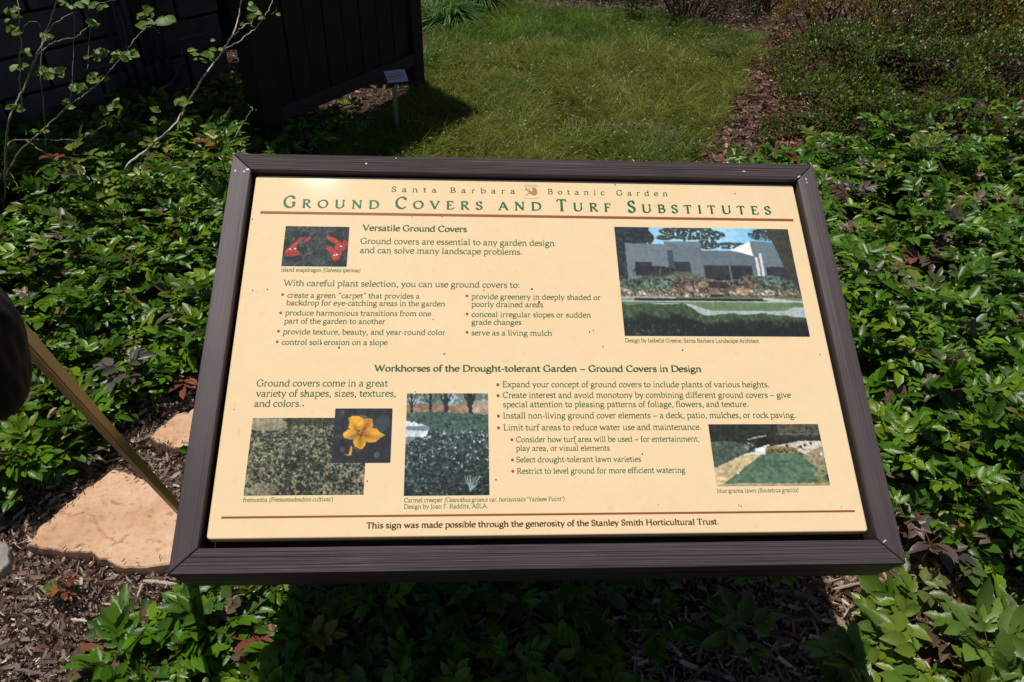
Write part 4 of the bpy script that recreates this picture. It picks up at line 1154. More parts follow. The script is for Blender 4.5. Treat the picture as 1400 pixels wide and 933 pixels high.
# ------------------------------------------------------------------ barberry ground cover
LT = np.array([(0, 0, 0), (.3, 0, -.02), (.65, 0, -.01), (1, 0, .0),
               (.10, .20, .05), (.26, .36, .11), (.34, .31, .09), (.50, .40, .12), (.58, .33, .09), (.75, .28, .09), (.82, .19, .05),
               (.10, -.20, .05), (.26, -.36, .11), (.34, -.31, .09), (.50, -.40, .12), (.58, -.33, .09), (.75, -.28, .09), (.82, -.19, .05)], float)
LFt = [(0, 1, 4), (4, 1, 5), (5, 1, 6), (6, 1, 7), (7, 1, 2), (7, 2, 8), (8, 2, 9), (9, 2, 10), (10, 2, 3),
       (0, 11, 1), (11, 12, 1), (12, 13, 1), (13, 14, 1), (14, 2, 1), (14, 15, 2), (15, 16, 2), (16, 17, 2), (17, 3, 2)]
SLT = np.array([(0, 0, 0), (.5, 0, -.02), (1, 0, 0), (.3, .34, .09), (.68, .32, .08), (.3, -.34, .09), (.68, -.32, .08)], float)
SLF = [(0, 1, 3), (3, 1, 4), (4, 1, 2), (0, 5, 1), (5, 6, 1), (6, 2, 1)]


def compound(base, d, up, Lr, size, col, simple=False, pairs=3):
    """pinnate leaves: arrays in, leaflet mesh out, plus stalk ribbons"""
    d = unit(d); up = unit(up - (up * d).sum(1, keepdims=True) * d)
    B = np.cross(up, d)
    n = len(base)
    PP, DD, NN, SS, CC = [], [], [], [], []
    slots = [(s_, sd) for s_ in ((.38, .64, .88) if pairs == 3 else (.5, .85)) for sd in (-1, 1)] + [(1., 0)]
    droop = (.10 + .25 * rng.random((n, 1)))
    for s_, sd in slots:
        pos = base + d * (Lr[:, None] * s_) - np.array([0, 0, 1.]) * droop * Lr[:, None] * s_ ** 2
        ang = np.radians(58 - 16 * s_ + rng.normal(0, 9, n))[:, None]
        dd = (d * np.cos(ang) + B * sd * np.sin(ang)) if sd else d + rng.normal(0, .12, (n, 3)) - np.array([0, 0, .25])
        nn = up + rng.normal(0, .28, (n, 3)) - (B * sd * .15 if sd else 0)
        keep = rng.random(n) < .96
        PP.append(pos[keep]); DD.append(dd[keep]); NN.append(nn[keep])
        SS.append((size * (.72 + .6 * rng.random(n)) * (1.12 if sd == 0 else 1))[keep])
        CC.append((col * (.75 + .5 * rng.random((n, 1))))[keep])
    PP, DD, NN, SS, CC = map(np.concatenate, (PP, DD, NN, SS, CC))
    T_, F_ = (SLT, SLF) if simple else (LT, LFt)
    V, F = instances(T_, F_, PP, DD, NN, SS, .50 + .34 * rng.random(len(PP)), rng.normal(.16, .18, len(PP)))
    return V, F, np.repeat(CC, len(T_), 0)


PAL = [((.085, .200, .008), .40), ((.052, .135, .008), .21), ((.160, .270, .012), .19), ((.10, .15, .045), .07), ((.16, .125, .080), .04), ((.19, .11, .085), .025), ((.24, .07, .045), .005), ((.20, .20, .03), .03)]


def palette(n, pal=PAL):
    w_ = np.array([q[1] for q in pal]); w_ = w_ / w_.sum()
    return np.array([q[0] for q in pal])[rng.choice(len(pal), n, p=w_)]


TW = np.array([(0, 1, 0), (0, -.5, .87), (0, -.5, -.87), (1, .6, 0), (1, -.3, .5), (1, -.3, -.5)], float)
TWF = [(0, 1, 4, 3), (1, 2, 5, 4), (2, 0, 3, 5)]


def bed(name, label, poly, dens, hmax, size=.031, simple=False, pal=PAL, thin=None, stems=True, hmin=.02):
    n = int(area(poly) * dens)
    P2 = scatter(poly, n)
    gap = fbm(P2[:, 0] * 4.5, P2[:, 1] * 4.5, 77, 3)
    keep = rng.random(n) < smst(.26, .46, gap)
    if thin is not None: keep &= ~thin(P2)
    P2 = P2[keep]; n = len(P2)
    h = hmin + hmax * fbm(P2[:, 0] * 3.1, P2[:, 1] * 3.1, 55, 3) * (.25 + 1.05 * rng.random(n))
    parts, sp = [], []
    for q in range(4):
        k = rng.random(n) < (.95, .95, .8, .6)[q]
        b = np.column_stack([P2, h])[k]; m_ = len(b)
        az = q * 1.6 + rng.random(n)[k] * 1.5 + P2[k, 0] * 40
        el = np.radians(rng.normal(24, 20, m_))
        d = np.column_stack([np.cos(az) * np.cos(el), np.sin(az) * np.cos(el), np.sin(el)])
        up = np.array([0, 0, 1.]) + rng.normal(0, .22, (m_, 3)) + SUN * .35
        sc = .75 + .5 * rng.random(m_)
        far = np.linalg.norm(b - CAM, axis=1) > 2.05
        pc = palette(m_, pal)
        for msk, smp in ((far, True), (~far, simple)):
            if msk.sum():
                v, f, c = compound(b[msk], d[msk], up[msk], (.058 * sc * size / .031)[msk], (size * sc)[msk], pc[msk], smp)
                parts.append((v, f, c))
        if stems and not simple and q < 3:
            b, d, up, sc = b[~far], d[~far], up[~far], sc[~far]
            vv, ff = instances(TW, TWF, b, d - np.array([0, 0, .12]), up, .058 * sc, .0009 / (.058 * sc), 0, True)
            vv2 = vv
            sp.append((vv2, ff, np.array([.12, .06, .03])))
    V, F, C = join(parts)
    o = link(name, npmesh(name, V, F, M_LEAF, C, True))
    tag(o, label, 'ground cover', kind='stuff')
    if stems and not simple:
        base = np.column_stack([P2 + rng.normal(0, .02, P2.shape), np.zeros(n)])
        top = np.column_stack([P2, h])
        dd = top - base; ll = np.linalg.norm(dd, axis=1)
        v2, f2 = instances(TW, TWF, base, dd, np.tile([1., .1, 0], (n, 1)), ll, .0014 / ll, 0, True)
        sp.append((v2, f2, np.array([.10, .055, .035])))
        V, F, C = join(sp)
        s_ = link('stems', npmesh('stems', V, F, M_STEM, C), o); s_['kind'] = 'stuff'
    return o


STONE_A = gpoly([(40, 764), (62, 735), (100, 702), (136, 672), (160, 655), (200, 666), (240, 692), (262, 720), (262, 782), (215, 790), (165, 790), (130, 768), (90, 768)])
STONE_B = gpoly([(207, 616), (228, 598), (246, 580), (275, 570), (300, 590), (285, 622), (240, 627)])
STONE_C = gpoly([(-70, 770), (-50, 745), (0, 748), (18, 762), (22, 785), (12, 800), (-60, 806)])
cl = lambda P: inpoly(P, STONE_A) | inpoly(P, STONE_B) | inpoly(P, STONE_C)
Z = .06
left = gpoly([(-130, 742), (0, 728), (50, 700), (105, 655), (150, 622), (190, 560), (218, 530), (262, 520), (330, 480), (330, 215), (200, 235), (60, 262), (-130, 320)], Z)
bed('creeping_barberry', 'glossy holly-like ground cover to the left of the sign, thick up to the flagstones', left, 1250, .25, size=.0295, thin=cl)
front = gpoly([(80, 1030), (120, 975), (170, 890), (215, 838), (262, 812), (420, 812), (460, 1030)], .04)
bed('barberry_groundcover', 'toothed green ground cover with reddish tips below the left corner of the sign', front, 900, .12, size=.030, hmin=.025)
midf = gpoly([(420, 812), (760, 805), (1010, 850), (1030, 1030), (460, 1030)], .04)
bed('shaded_barberry', 'dark ground cover lying in the shadow under the sign', midf, 380, .10, size=.030, pal=PAL[:4])
under = gpoly([(262, 812), (330, 480), (330, 300), (1080, 300), (1130, 560), (1130, 800), (900, 800), (420, 812)], .04)
bed('sheltered_barberry', 'ground cover growing behind and beneath the sign boards', under, 220, .12, simple=True, size=.03)
rr = gpoly([(1060, 300), (985, 246), (1062, 224), (1120, 212), (1250, 206), (1400, 196), (1560, 192), (1600, 500), (1540, 780), (1330, 770), (1245, 742), (1150, 700), (1100, 560)], Z)
bed('barberry_carpet', 'broad carpet of glossy holly-like leaves filling the right side', rr, 1050, .25, size=.0295)
rf = gpoly([(1540, 780), (1330, 770), (1245, 742), (1235, 800), (1215, 838), (1165, 870), (1130, 905), (1150, 1030), (1600, 1030)], .04)
sunny = gpoly([(1120, 770), (1235, 765), (1245, 800), (1232, 860), (1190, 885), (1135, 860)], .03)
beyond = gpoly([(1540, 192), (2150, 192), (2250, 1030), (1590, 1030), (1540, 780), (1585, 500)], .04)
lit = gpoly([(1500, 820), (1330, 795), (1290, 800), (1260, 870), (1330, 905), (1500, 900)], .03)
bed('open_barberry', 'larger yellowish green barberry leaves with bark showing between, bottom right', rf, 330, .11, size=.036, hmin=.02,
    pal=[((.15, .22, .02), .5), ((.10, .18, .018), .35), ((.12, .07, .05), .06), ((.2, .06, .04), .04)], thin=lambda P: (inpoly(P, lit) & (rng.random(len(P)) < .72)) | (inpoly(P, sunny) & (rng.random(len(P)) < .93)))
bed('outlying_barberry', 'continuation of the glossy carpet past the right edge of the view', beyond, 420, .22, simple=True, size=.031)
low = gpoly([(-300, 330), (-200, 60), (280, 90), (400, 200), (330, 300), (200, 250), (60, 280)])
bed('shade_creeper', 'low leafy plants in the deep shade by the block wall', low, 260, .10, simple=True, pal=PAL[:4])


scf = gpoly([(300, 240), (350, 150), (400, 178), (450, 160), (500, 150), (470, 185), (430, 225), (380, 260)])
bed('shade_seedlings', 'scattered low plants along the foot of the timber screen', scf, 330, .06, simple=True, pal=PAL[:4], size=.022)


# ------------------------------------------------------------------ single plants that stand out of the carpet
def sprig(name, label, tip, Y=None, z=None, leaves=5, size=.03, Lr=.06, pal=None, el=25, cat='plant', lean=(0, 0), pairs=3, flat=None):
    P = atY(*tip, Y) if Y is not None else G(*tip, z)
    root = empty(name, (P[0] + lean[0], P[1] + lean[1], 0)); tag(root, label, cat)
    off = np.array([P[0] + lean[0], P[1] + lean[1], 0])
    v, f = tube(smoothpath([off, (off + P) / 2 + np.array([.006, .004, .01]), P]) - off, np.linspace(.0026, .0014, 13), 5)
    link('stem', npmesh('stem', v, f, M_STEM, np.tile([.16, .08, .045], (len(v), 1)), True), root)
    for q in range(leaves):
        az = q * 2 * math.pi / leaves + rng.random() * .6
        e = math.radians(el + rng.normal(0, 12))
        d = np.array([[math.cos(az) * math.cos(e), math.sin(az) * math.cos(e), math.sin(e)]])
        b = (P - off)[None] - np.array([[0, 0, .012 * rng.random() * q / 2]])
        col = np.array([pal[q % len(pal)]])
        up = np.array([[0, 0, 1.]]) + rng.normal(0, .15, (1, 3)) + SUN * .3
        v, f, c = compound(b, d, up, np.array([Lr]) * (.85 + .3 * rng.random()), np.array([size]), col, False, pairs)
        vv, ff = instances(TW, TWF, b, d - np.array([[0, 0, .1]]), up, Lr, .0010 / Lr, 0, True)
        V, F, C = join([(v, f, c), (vv, ff, np.array([.18, .08, .04]))])
        link('leaf', npmesh('leaf', V, F, M_LEAF, C, True), root)
    return root


YG = [(.16, .24, .03), (.12, .20, .03), (.18, .22, .035)]
GN = [(.07, .15, .025), (.10, .18, .03), (.06, .12, .02)]
BZ = [(.13, .085, .075), (.10, .09, .07), (.15, .07, .06)]
RD = [(.22, .06, .03), (.12, .06, .04), (.10, .17, .03), (.28, .11, .03)]
DK = [(.10, .11, .085), (.12, .09, .08), (.13, .12, .10)]
sprig('barberry_sprig', 'fresh yellow-green sprig rising behind the top left corner of the frame', (300, 205), z=.30, leaves=7, pal=YG + RD[3:], size=.035, Lr=.075)
sprig('barberry_sprig', 'tall sprig with red-tinged leaves in front of the dark wall, upper left', (100, 212), z=.30, leaves=7, pal=YG + RD[:1], size=.034, Lr=.08)
sprig('barberry_sprig', 'drooping bright sprig just below the crossing bare twigs', (130, 250), z=.28, leaves=6, pal=YG, size=.036, Lr=.08)
sprig('barberry_seedling', 'small bright green seedling alone on the red bark strip', (1016, 202), z=.06, leaves=4, pal=GN[:2], size=.030, Lr=.03, pairs=2)
sprig('barberry_sprig', 'light green sprig at the end of the bark strip beside the shrub', (1115, 186), z=.10, leaves=5, pal=YG, size=.034, Lr=.05)
sprig('barberry_sprig', 'upright sprig standing above the carpet in front of the low shrub', (1268, 208), z=.20, leaves=6, pal=YG, size=.034, Lr=.07, el=40)
sprig('bronze_seedling', 'red and green seedling growing in the mulch below the big flagstone', (84, 800), z=.05, leaves=5, pal=RD, size=.017, Lr=.022, pairs=2)
sprig('barberry_sprig', 'dull bronze-purple sprig beside the bottom right corner of the frame', (1272, 742), z=.09, leaves=5, pal=BZ, size=.045, Lr=.045, pairs=2)
sprig('barberry_sprig', 'large upright bright sprig nearest the bottom right corner of the view', (1352, 880), z=.10, leaves=6, pal=[(.11, .19, .03), (.13, .21, .035)], size=.05, Lr=.055, el=38, pairs=2)
sprig('barberry_sprig', 'sprig with two big toothed leaves at the edge of the sign shadow', (1215, 885), z=.07, leaves=4, pal=GN, size=.040, Lr=.045, pairs=2)
sprig('barberry_sprig', 'lime-edged sprig lying inside the sign shadow on the bark', (1020, 862), z=.07, leaves=4, pal=YG, size=.042, Lr=.04, pairs=2)
sprig('barberry_sprig', 'pale olive sprig touching the right end of the bottom board', (1248, 798), z=.08, leaves=4, pal=[(.15, .19, .05), (.12, .15, .04)], size=.034, Lr=.045, pairs=2)
sprig('barberry_sprig', 'large-leaved dark green sprig in the middle of the right carpet', (1330, 590), z=.14, leaves=6, pal=GN, size=.042, Lr=.06)
sprig('barberry_sprig', 'glossy sprig with one leaflet standing upright beside the right board', (1272, 508), z=.16, leaves=6, pal=YG[1:] + GN, size=.038, Lr=.06, el=35)
sprig('barberry_sprig', 'faded pinkish bronze sprig high in the right carpet', (1265, 350), z=.17, leaves=6, pal=BZ + [(.22, .08, .07)], size=.036, Lr=.06)
sprig('barberry_sprig', 'dusty purple sprig near the top of the right board', (1165, 262), z=.17, leaves=5, pal=BZ, size=.036, Lr=.06)
sprig('barberry_sprig', 'greyed dull sprig in the left carpet above the bare mulch', (172, 505), z=.12, leaves=5, pal=DK, size=.036, Lr=.045, pairs=2)
sprig('barberry_sprig', 'bronze sprig deep in the middle of the left carpet', (125, 345), z=.17, leaves=5, pal=BZ, size=.034, Lr=.05)
sprig('barberry_sprig', 'bright sprig with brown-red heart near the left board', (205, 355), z=.18, leaves=6, pal=YG + [(.2, .09, .05)], size=.036, Lr=.06)
sprig('barberry_sprig', 'red-tipped sprig in front of the lower left frame corner', (165, 865), z=.07, leaves=5, pal=GN + [(.25, .09, .05)], size=.036, Lr=.04, pairs=2)
sprig('barberry_sprig', 'glossy bright sprig under the left end of the bottom board', (262, 835), z=.10, leaves=5, pal=[(.07, .17, .025)], size=.036, Lr=.045, pairs=2)

# fallen leaves
n = 310
R2 = np.concatenate([scatter(near, 90), scatter(rf, 120), scatter(left, 60), scatter(rr, 40)])
zz = np.concatenate([np.full(90, .018), np.full(120, .02), np.full(60, .12), np.full(40, .13)])
a = rng.random(n) * 6.28
V, F = instances(LT, LFt, np.column_stack([R2, zz]), np.column_stack([np.cos(a), np.sin(a), rng.normal(0, .2, n)]), np.column_stack([rng.normal(0, .35, (n, 2)), np.ones(n)]),
                 .012 + .018 * rng.random(n), .5 + .4 * rng.random(n), rng.normal(0, .4, n))
c = np.array([(.36, .16, .07), (.28, .12, .06), (.42, .26, .17), (.2, .1, .07), (.45, .33, .26)])[rng.integers(0, 5, n)] * (.6 + .6 * rng.random((n, 1)))
o = link('leaf_litter', npmesh('leaf_litter', V, F, M_SOFT, np.repeat(c, len(LT), 0)))
tag(o, 'dry brown fallen leaves scattered over mulch and plants', 'fallen leaves', kind='stuff')


def wood_piece(name, label, a_, b_, w_, col, z=.03):
    A_, B_ = G(*a_, z), G(*b_, z - .004)
    m_ = (A_ + B_) / 2
    root = None
    t_ = np.linspace(0, 1, 9)
    pth = A_[None] * (1 - t_)[:, None] + B_[None] * t_[:, None] + np.column_stack([rng.normal(0, .0006, (9, 2)), .002 * np.sin(t_ * 3.1)])
    v, f = tube(pth - m_, w_ * (.8 + .3 * rng.random(9)) * np.array([.6] + [1] * 7 + [.5]), 5)
    v[:, 2] *= .7
    o = link(name, npmesh(name, v, f, M_CHIP, np.tile(col, (len(v), 1))))
    o.location = m_
    tag(o, label, 'wood chip')
    return o


wood_piece('wood_splinter', 'thick pale wood splinter at the foot of the frame corner, left', (196, 794), (241, 799), .0036, (.6, .5, .42))
wood_piece('wood_splinter', 'short upright grey wood splinter left of the thick pale one', (188, 815), (195, 798), .0026, (.55, .48, .42))
wood_piece('wood_splinter', 'long grey splinter lying beside the ground cover edge', (168, 852), (174, 818), .0028, (.42, .36, .32))
wood_piece('wood_splinter', 'bright white narrow wood sliver in the open mulch', (96, 846), (119, 850), .002, (.8, .76, .7))
wood_piece('wood_splinter', 'dark twig leaning across the mulch left of the flagstone edge', (32, 797), (45, 765), .0014, (.1, .06, .05))
wood_piece('wood_splinter', 'purplish curved twig piece at the bottom left of the mulch', (20, 915), (62, 922), .0026, (.22, .16, .17))
wood_piece('wood_splinter', 'straight straw-coloured stick on the sunny bark right of the sign shadow', (1199, 810), (1194, 842), .0017, (.6, .45, .3))
wood_piece('wood_splinter', 'flat pale bark strip in the sun below the bottom board, right', (1140, 806), (1180, 797), .003, (.5, .36, .26))


# ------------------------------------------------------------------ flagstones
def flagstone(name, label, poly, mat, z=.032, amp=.004, seed=1):
    P = np.array(poly); cen = P.mean(0)
    B_ = []
    for i in range(len(P)):
        a_, b_ = P[i], P[(i + 1) % len(P)]
        for t_ in np.arange(16) / 16: B_.append(a_ + (b_ - a_) * t_)
    B_ = np.array(B_)
    d_ = unit(B_ - cen)
    B_ = B_ + d_ * ((fbm(B_[:, 0] * 34, B_[:, 1] * 34, seed, 4) - .5) * .022)[:, None]
    rings = [1.0, .985, .96] + list(np.linspace(.945, .02, 70))
    nb = len(B_)
    V = [np.column_stack([cen + (B_ - cen) * .985, np.full(nb, -.01)])]
    for k, r_ in enumerate(rings):
        Q = cen + (B_ - cen) * r_
        n1_ = fbm(Q[:, 0] * 16, Q[:, 1] * 16, seed + 3, 4)
        n2_ = fbm(Q[:, 0] * 7, Q[:, 1] * 7, seed + 9, 3)
        led = .0035 * smst(.50, .56, n2_) + .002 * smst(.62, .66, n2_) 
        for cxy in (gpoly([(103, 722), (120, 716), (134, 720), (142, 738), (150, 748), (162, 754)]), gpoly([(160, 760), (172, 755), (180, 746)]), gpoly([(205, 752), (222, 754), (232, 762)])):
            for q in range(len(cxy) - 1):
                p_, r2_ = np.array(cxy[q]), np.array(cxy[q + 1]); dl = r2_ - p_
                tt = np.clip(((Q - p_) @ dl) / (dl @ dl), 0, 1); di = np.linalg.norm(Q - (p_ + tt[:, None] * dl), axis=1)
                n1_ = n1_ - .38 * np.exp(-(di / .0022) ** 2) * (amp < .005)
        h = z + (n1_ - .5) * amp * 2 + led - (.012 if k == 0 else .003 if k == 1 else 0)
        V.append(np.column_stack([Q, h]))
    V.append(np.array([[*cen, z]]))
    V = np.concatenate(V)
    F, T3 = [], []
    R_ = len(rings) + 1
    for k in range(R_ - 1):
        for i in range(nb):
            F.append((k * nb + i, k * nb + (i + 1) % nb, (k + 1) * nb + (i + 1) % nb, (k + 1) * nb + i))
    for i in range(nb): T3.append(((R_ - 1) * nb + i, (R_ - 1) * nb + (i + 1) % nb, R_ * nb))
    V[:, :2] -= cen
    me = npmesh(name, V, [np.array(F), np.array(T3)], mat)
    bm = bmesh.new(); bm.from_mesh(me); bmesh.ops.recalc_face_normals(bm, faces=bm.faces); bm.to_mesh(me); bm.free()
    o = link(name, me); o.location = (cen[0], cen[1], 0)
    tag(o, label, 'flagstone')
    return o


flagstone('flagstone', 'large tan sandstone flagstone left of the lower frame corner', STONE_A, M_STONE)
flagstone('flagstone', 'small tan flagstone half hidden behind the left board', STONE_B, M_STONE, seed=5)
flagstone('grey_rock', 'rough grey flat stone at the left edge of the mulch', STONE_C, M_GREYSTONE, .04, .008, seed=8)


for nm, lb, pl_, zz_ in (('strewn_bark', 'bits of bark strewn on the edge of the large flagstone', STONE_A, .042), ('strewn_bark', 'bits of bark strewn on the small flagstone', STONE_B, .042)):
    ctr = np.mean(pl_, 0); ext = np.abs(np.array(pl_) - ctr).max(0)
    chips(nm, lb, [tuple(ctr + (np.array(q) - ctr) * 1.02) for q in pl_], 300, (.003, .012), GREYB, (zz_ - .003, zz_ + .001),
          avoid=lambda P: inpoly(P, [tuple(ctr + (np.array(q) - ctr) * .86) for q in pl_]) & (rng.random(len(P)) < .995), tilt=.05)

# ------------------------------------------------------------------ low small-leaved shrubs
QLT = np.array([(0, 0, 0), (.55, .38, .09), (1, 0, 0), (.55, -.38, .09)], float)
QLF = [(0, 2, 1), (0, 3, 2)]
def shrub(name, label, lumps, n, leaf, pal, stems=(), seed=0, zmin=.03):
    cx_, cy_ = np.mean([q[0] for q in lumps]), np.mean([q[1] for q in lumps])
    root = empty(name, (cx_, cy_, 0)); tag(root, label, 'shrub')
    w_ = np.array([q[2] * q[3] for q in lumps]); w_ = w_ / w_.sum()
    k = rng.choice(len(lumps), n, p=w_)
    Lm = np.array(lumps)
    r_ = np.sqrt(rng.random(n)); a_ = rng.random(n) * 6.2832
    P2 = np.column_stack([Lm[k, 0] + Lm[k, 2] * r_ * np.cos(a_), Lm[k, 1] + Lm[k, 3] * r_ * np.sin(a_)])
    P2 += (np.column_stack([fbm(P2[:, 0] * 3, P2[:, 1] * 3, seed, 3), fbm(P2[:, 0] * 3, P2[:, 1] * 3, seed + 1, 3)]) - .5) * .25
    top = np.zeros(n); gx_ = np.zeros(n); gy_ = np.zeros(n)
    for (lx, ly, rx, ry, hh) in lumps:
        e_ = 1 - ((P2[:, 0] - lx) / rx) ** 2 - ((P2[:, 1] - ly) / ry) ** 2
        t_ = hh * np.sqrt(np.clip(e_, 0, 1))
        m_ = t_ > top
        top = np.where(m_, t_, top); gx_ = np.where(m_, (P2[:, 0] - lx) / rx, gx_); gy_ = np.where(m_, (P2[:, 1] - ly) / ry, gy_)
    nz = fbm(P2[:, 0] * 5, P2[:, 1] * 5, seed + 4, 4)
    top = top * (.35 + 1.25 * nz) 
    zz_ = np.maximum(zmin, top - np.abs(rng.exponential(.03, n)) + .03 * (rng.random(n) ** 6))
    keep = (fbm(P2[:, 0] * 8, P2[:, 1] * 8, seed + 8, 3) > .40) | (rng.random(n) < .18)
    P = np.column_stack([P2 - [cx_, cy_], zz_])[keep]
    m_ = len(P)
    a_ = rng.random(m_) * 6.28
    out = np.column_stack([gx_, gy_, np.full(n, .9)])[keep]
    D = np.column_stack([np.cos(a_), np.sin(a_), .35 + .6 * rng.random(m_)]) + out * .4
    N = out + rng.normal(0, .55, (m_, 3)) + SUN * .4
    V, F = instances(QLT, QLF, P, D, N, leaf * (.6 + .7 * rng.random(m_)), .8 + .3 * rng.random(m_), rng.normal(.05, .1, m_))
    c = palette(m_, pal)
    tip = fbm(P[:, 0] * 2.2 + 5, P[:, 1] * 2.2, seed + 6, 3)
    org = (rng.random(m_) < .75 * smst(.52, .66, tip) * smst(2.6, 3.4, P[:, 1] + cy_)) & (P[:, 2] > .1)
    c[org] = np.array([(.26, .13, .012), (.20, .15, .01), (.34, .14, .03)])[rng.integers(0, 3, int(org.sum()))]
    c *= (.45 + 1.0 * rng.random((m_, 1))) * (.7 + .6 * tip[:, None])
    ob = link('foliage', npmesh('foliage', V, F, M_SHRUB, np.repeat(c, len(QLT), 0)), root); ob['kind'] = 'stuff'
    ns = int(n / 300)
    sp = []
    for q in range(ns):
        lx, ly, rx, ry, hh = lumps[rng.integers(len(lumps))]
        an = rng.random() * 6.28; rr_ = .75 * math.sqrt(rng.random())
        e = np.array([lx + rx * rr_ * math.cos(an), ly + ry * rr_ * math.sin(an), hh * math.sqrt(1 - rr_ ** 2) * .85])
        b = np.array([lx + .3 * rx * rr_ * math.cos(an), ly + .3 * ry * rr_ * math.sin(an), 0])
        pth = smoothpath([b, (b + e) / 2 + np.array([rng.normal(0, .04), rng.normal(0, .04), .05]), e], 4) - [cx_, cy_, 0]
        v, f = tube(pth, np.linspace(.006, .0015, len(pth)), 4); sp.append((v, f, np.array([.09, .055, .04])))
    if sp:
        v, f, c = join(sp)
        ob = link('twigs', npmesh('twigs', v, f, M_STEM, c, True), root); ob['kind'] = 'stuff'
    for pts, r0 in stems:
        pth = smoothpath(pts, 5)
        v, f = tube(pth - [cx_, cy_, 0], np.linspace(r0, r0 * .5, len(pth)), 7)
        link('branch', npmesh('branch', v, f, M_STEM, np.tile([.07, .035, .03], (len(v), 1)), True), root)
    return root


SP = [((.075, .135, .003), .42), ((.040, .080, .003), .22), ((.15, .20, .006), .17), ((.15, .18, .07), .05), ((.17, .11, .012), .07), ((.28, .09, .03), .025), ((.16, .13, .10), .03)]
SO_ = [((.10, .12, .008), .30), ((.20, .14, .01), .24), ((.30, .14, .015), .16), ((.06, .085, .008), .24), ((.3, .08, .04), .05)]
SD = [((.03, .045, .018), .6), ((.06, .07, .03), .3), ((.2, .1, .07), .12)]
shrub('low_shrub', 'broad dark green small-leaved shrub mounding behind the right carpet',
      [(1.62, 2.45, .36, .40, .15), (1.80, 2.85, .46, .48, .22), (2.35, 2.62, .66, .60, .27), (3.0, 2.65, .8, .75, .30), (2.05, 2.98, .40, .40, .24), (1.38, 2.25, .25, .2, .08), (2.8, 3.5, .7, .6, .34), (3.7, 3.3, .8, .9, .38), (3.6, 4.2, .9, .8, .42), (4.6, 3.2, .8, 1.2, .4), (2.0, 2.32, .45, .28, .13), (2.6, 2.25, .5, .3, .16), (3.2, 2.2, .6, .35, .18)],
      150000, .0152, SP,
      stems=[([atY(1104, 178, 2.40), atY(1106, 165, 2.42), atY(1108, 152, 2.46)], .007), ([atY(1132, 92, 2.75), atY(1150, 112, 2.7), atY(1168, 130, 2.6)], .004)], seed=3)
shrub('orange_tipped_shrub', 'shrub with orange-tipped foliage on bare curved stems at the top of the bark strip',
      [(1.84, 3.40, .34, .34, .36), (2.10, 3.25, .42, .4, .42), (2.5, 3.4, .4, .4, .42), (2.9, 3.9, .55, .5, .5), (1.72, 4.2, .35, .4, .42), (3.3, 5.0, .9, .6, .55), (4.2, 4.9, .9, .7, .6)], 52000, .017, SO_,
      stems=[([G(1060, 84), atY(1053, 66, G(1060, 84)[1] + .05), atY(1058, 48, 3.6), atY(1070, 30, 3.85)], .011),
             ([G(1060, 84), atY(1066, 66, G(1060, 84)[1] + .05), atY(1073, 54, 3.6), atY(1070, 40, 3.8)], .008),
             ([G(1085, 160), atY(1100, 172, 2.5), atY(1112, 150, 2.6)], .006)], seed=13)
shrub('dark_border_shrub', 'dark twiggy shrub along the far end of the lawn', [(1.22, 4.0, .42, .26, .24), (.80, 4.5, .4, .3, .22), (1.7, 4.9, .7, .5, .4), (.4, 5.2, .5, .4, .25)], 30000, .018, SD, seed=23)

# ------------------------------------------------------------------ timber screen beside the lawn
TIMB = plain('dark_timber', (.030, .024, .017), .75, .25, 30)
TIMB2 = plain('dark_rail', (.050, .040, .036), .7, .25, 30)
A_ = np.array([-.885, 2.13]); B_ = np.array([-.335, 2.87])
tv = (B_ - A_) / np.linalg.norm(B_ - A_); nv = np.array([tv[1], -tv[0]]); LB = np.linalg.norm(B_ - A_)
scr = empty('timber_screen', (A_[0], A_[1], 0)); tag(scr, 'dark vertical board screen on posts standing at the left edge of the lawn', 'timber screen')


def obox(name, s0, s1, d0, d1, z0, z1, mat, parent, bev=.003):
    bm = bmesh.new()
    vs = []
    for z_ in (z0, z1):
        for s_, d_ in ((s0, d0), (s1, d0), (s1, d1), (s0, d1)):
            q = tv * s_ + nv * d_
            vs.append(bm.verts.new((q[0], q[1], z_)))
    for f in ((0, 1, 2, 3), (7, 6, 5, 4), (0, 4, 5, 1), (1, 5, 6, 2), (2, 6, 7, 3), (3, 7, 4, 0)): bm.faces.new([vs[i] for i in f])
    bmesh.ops.recalc_face_normals(bm, faces=bm.faces)
    bmesh.ops.bevel(bm, geom=list(bm.edges), offset=bev, segments=1, affect='EDGES')
    return bmobj(name, bm, mat, parent)


H_ = 1.85
obox('post', -.045, .045, -.045, .045, -.05, H_, TIMB, scr)
obox('post', LB - .055, LB + .015, -.04, .04, -.05, H_, TIMB, scr)
nb = 8
w_ = (LB - .10) / nb
for q in range(nb):
    s0 = .046 + q * w_
    obox('board', s0 + .003, s0 + w_ - .003, -.012 + .003 * (q % 2), .012 + .003 * (q % 2), .15, H_, TIMB, scr, .002)
obox('base_rail', .046, LB - .056, .017, .045, .115, .165, TIMB2, scr)
obox('top_rail', -.045, LB + .015, -.05, .05, H_ + .002, H_ + .04, TIMB, scr)

tv = np.array([1., 0.]); nv = np.array([0., -1.])
shade_scr = empty('timber_screen', (-1.35, 3.22, 0)); tag(shade_scr, 'added short dark board screen shading the gap between the block wall and the long screen', 'timber screen')  # added screen: hides the sunlit ground behind and darkens the alley
for q in range(7):
    obox('board', .003 + q * .12, .117 + q * .12, -.012, .012, .10, 1.8, TIMB, shade_scr, .002)
obox('base_rail', 0, .84, .013, .04, .07, .12, TIMB, shade_scr)

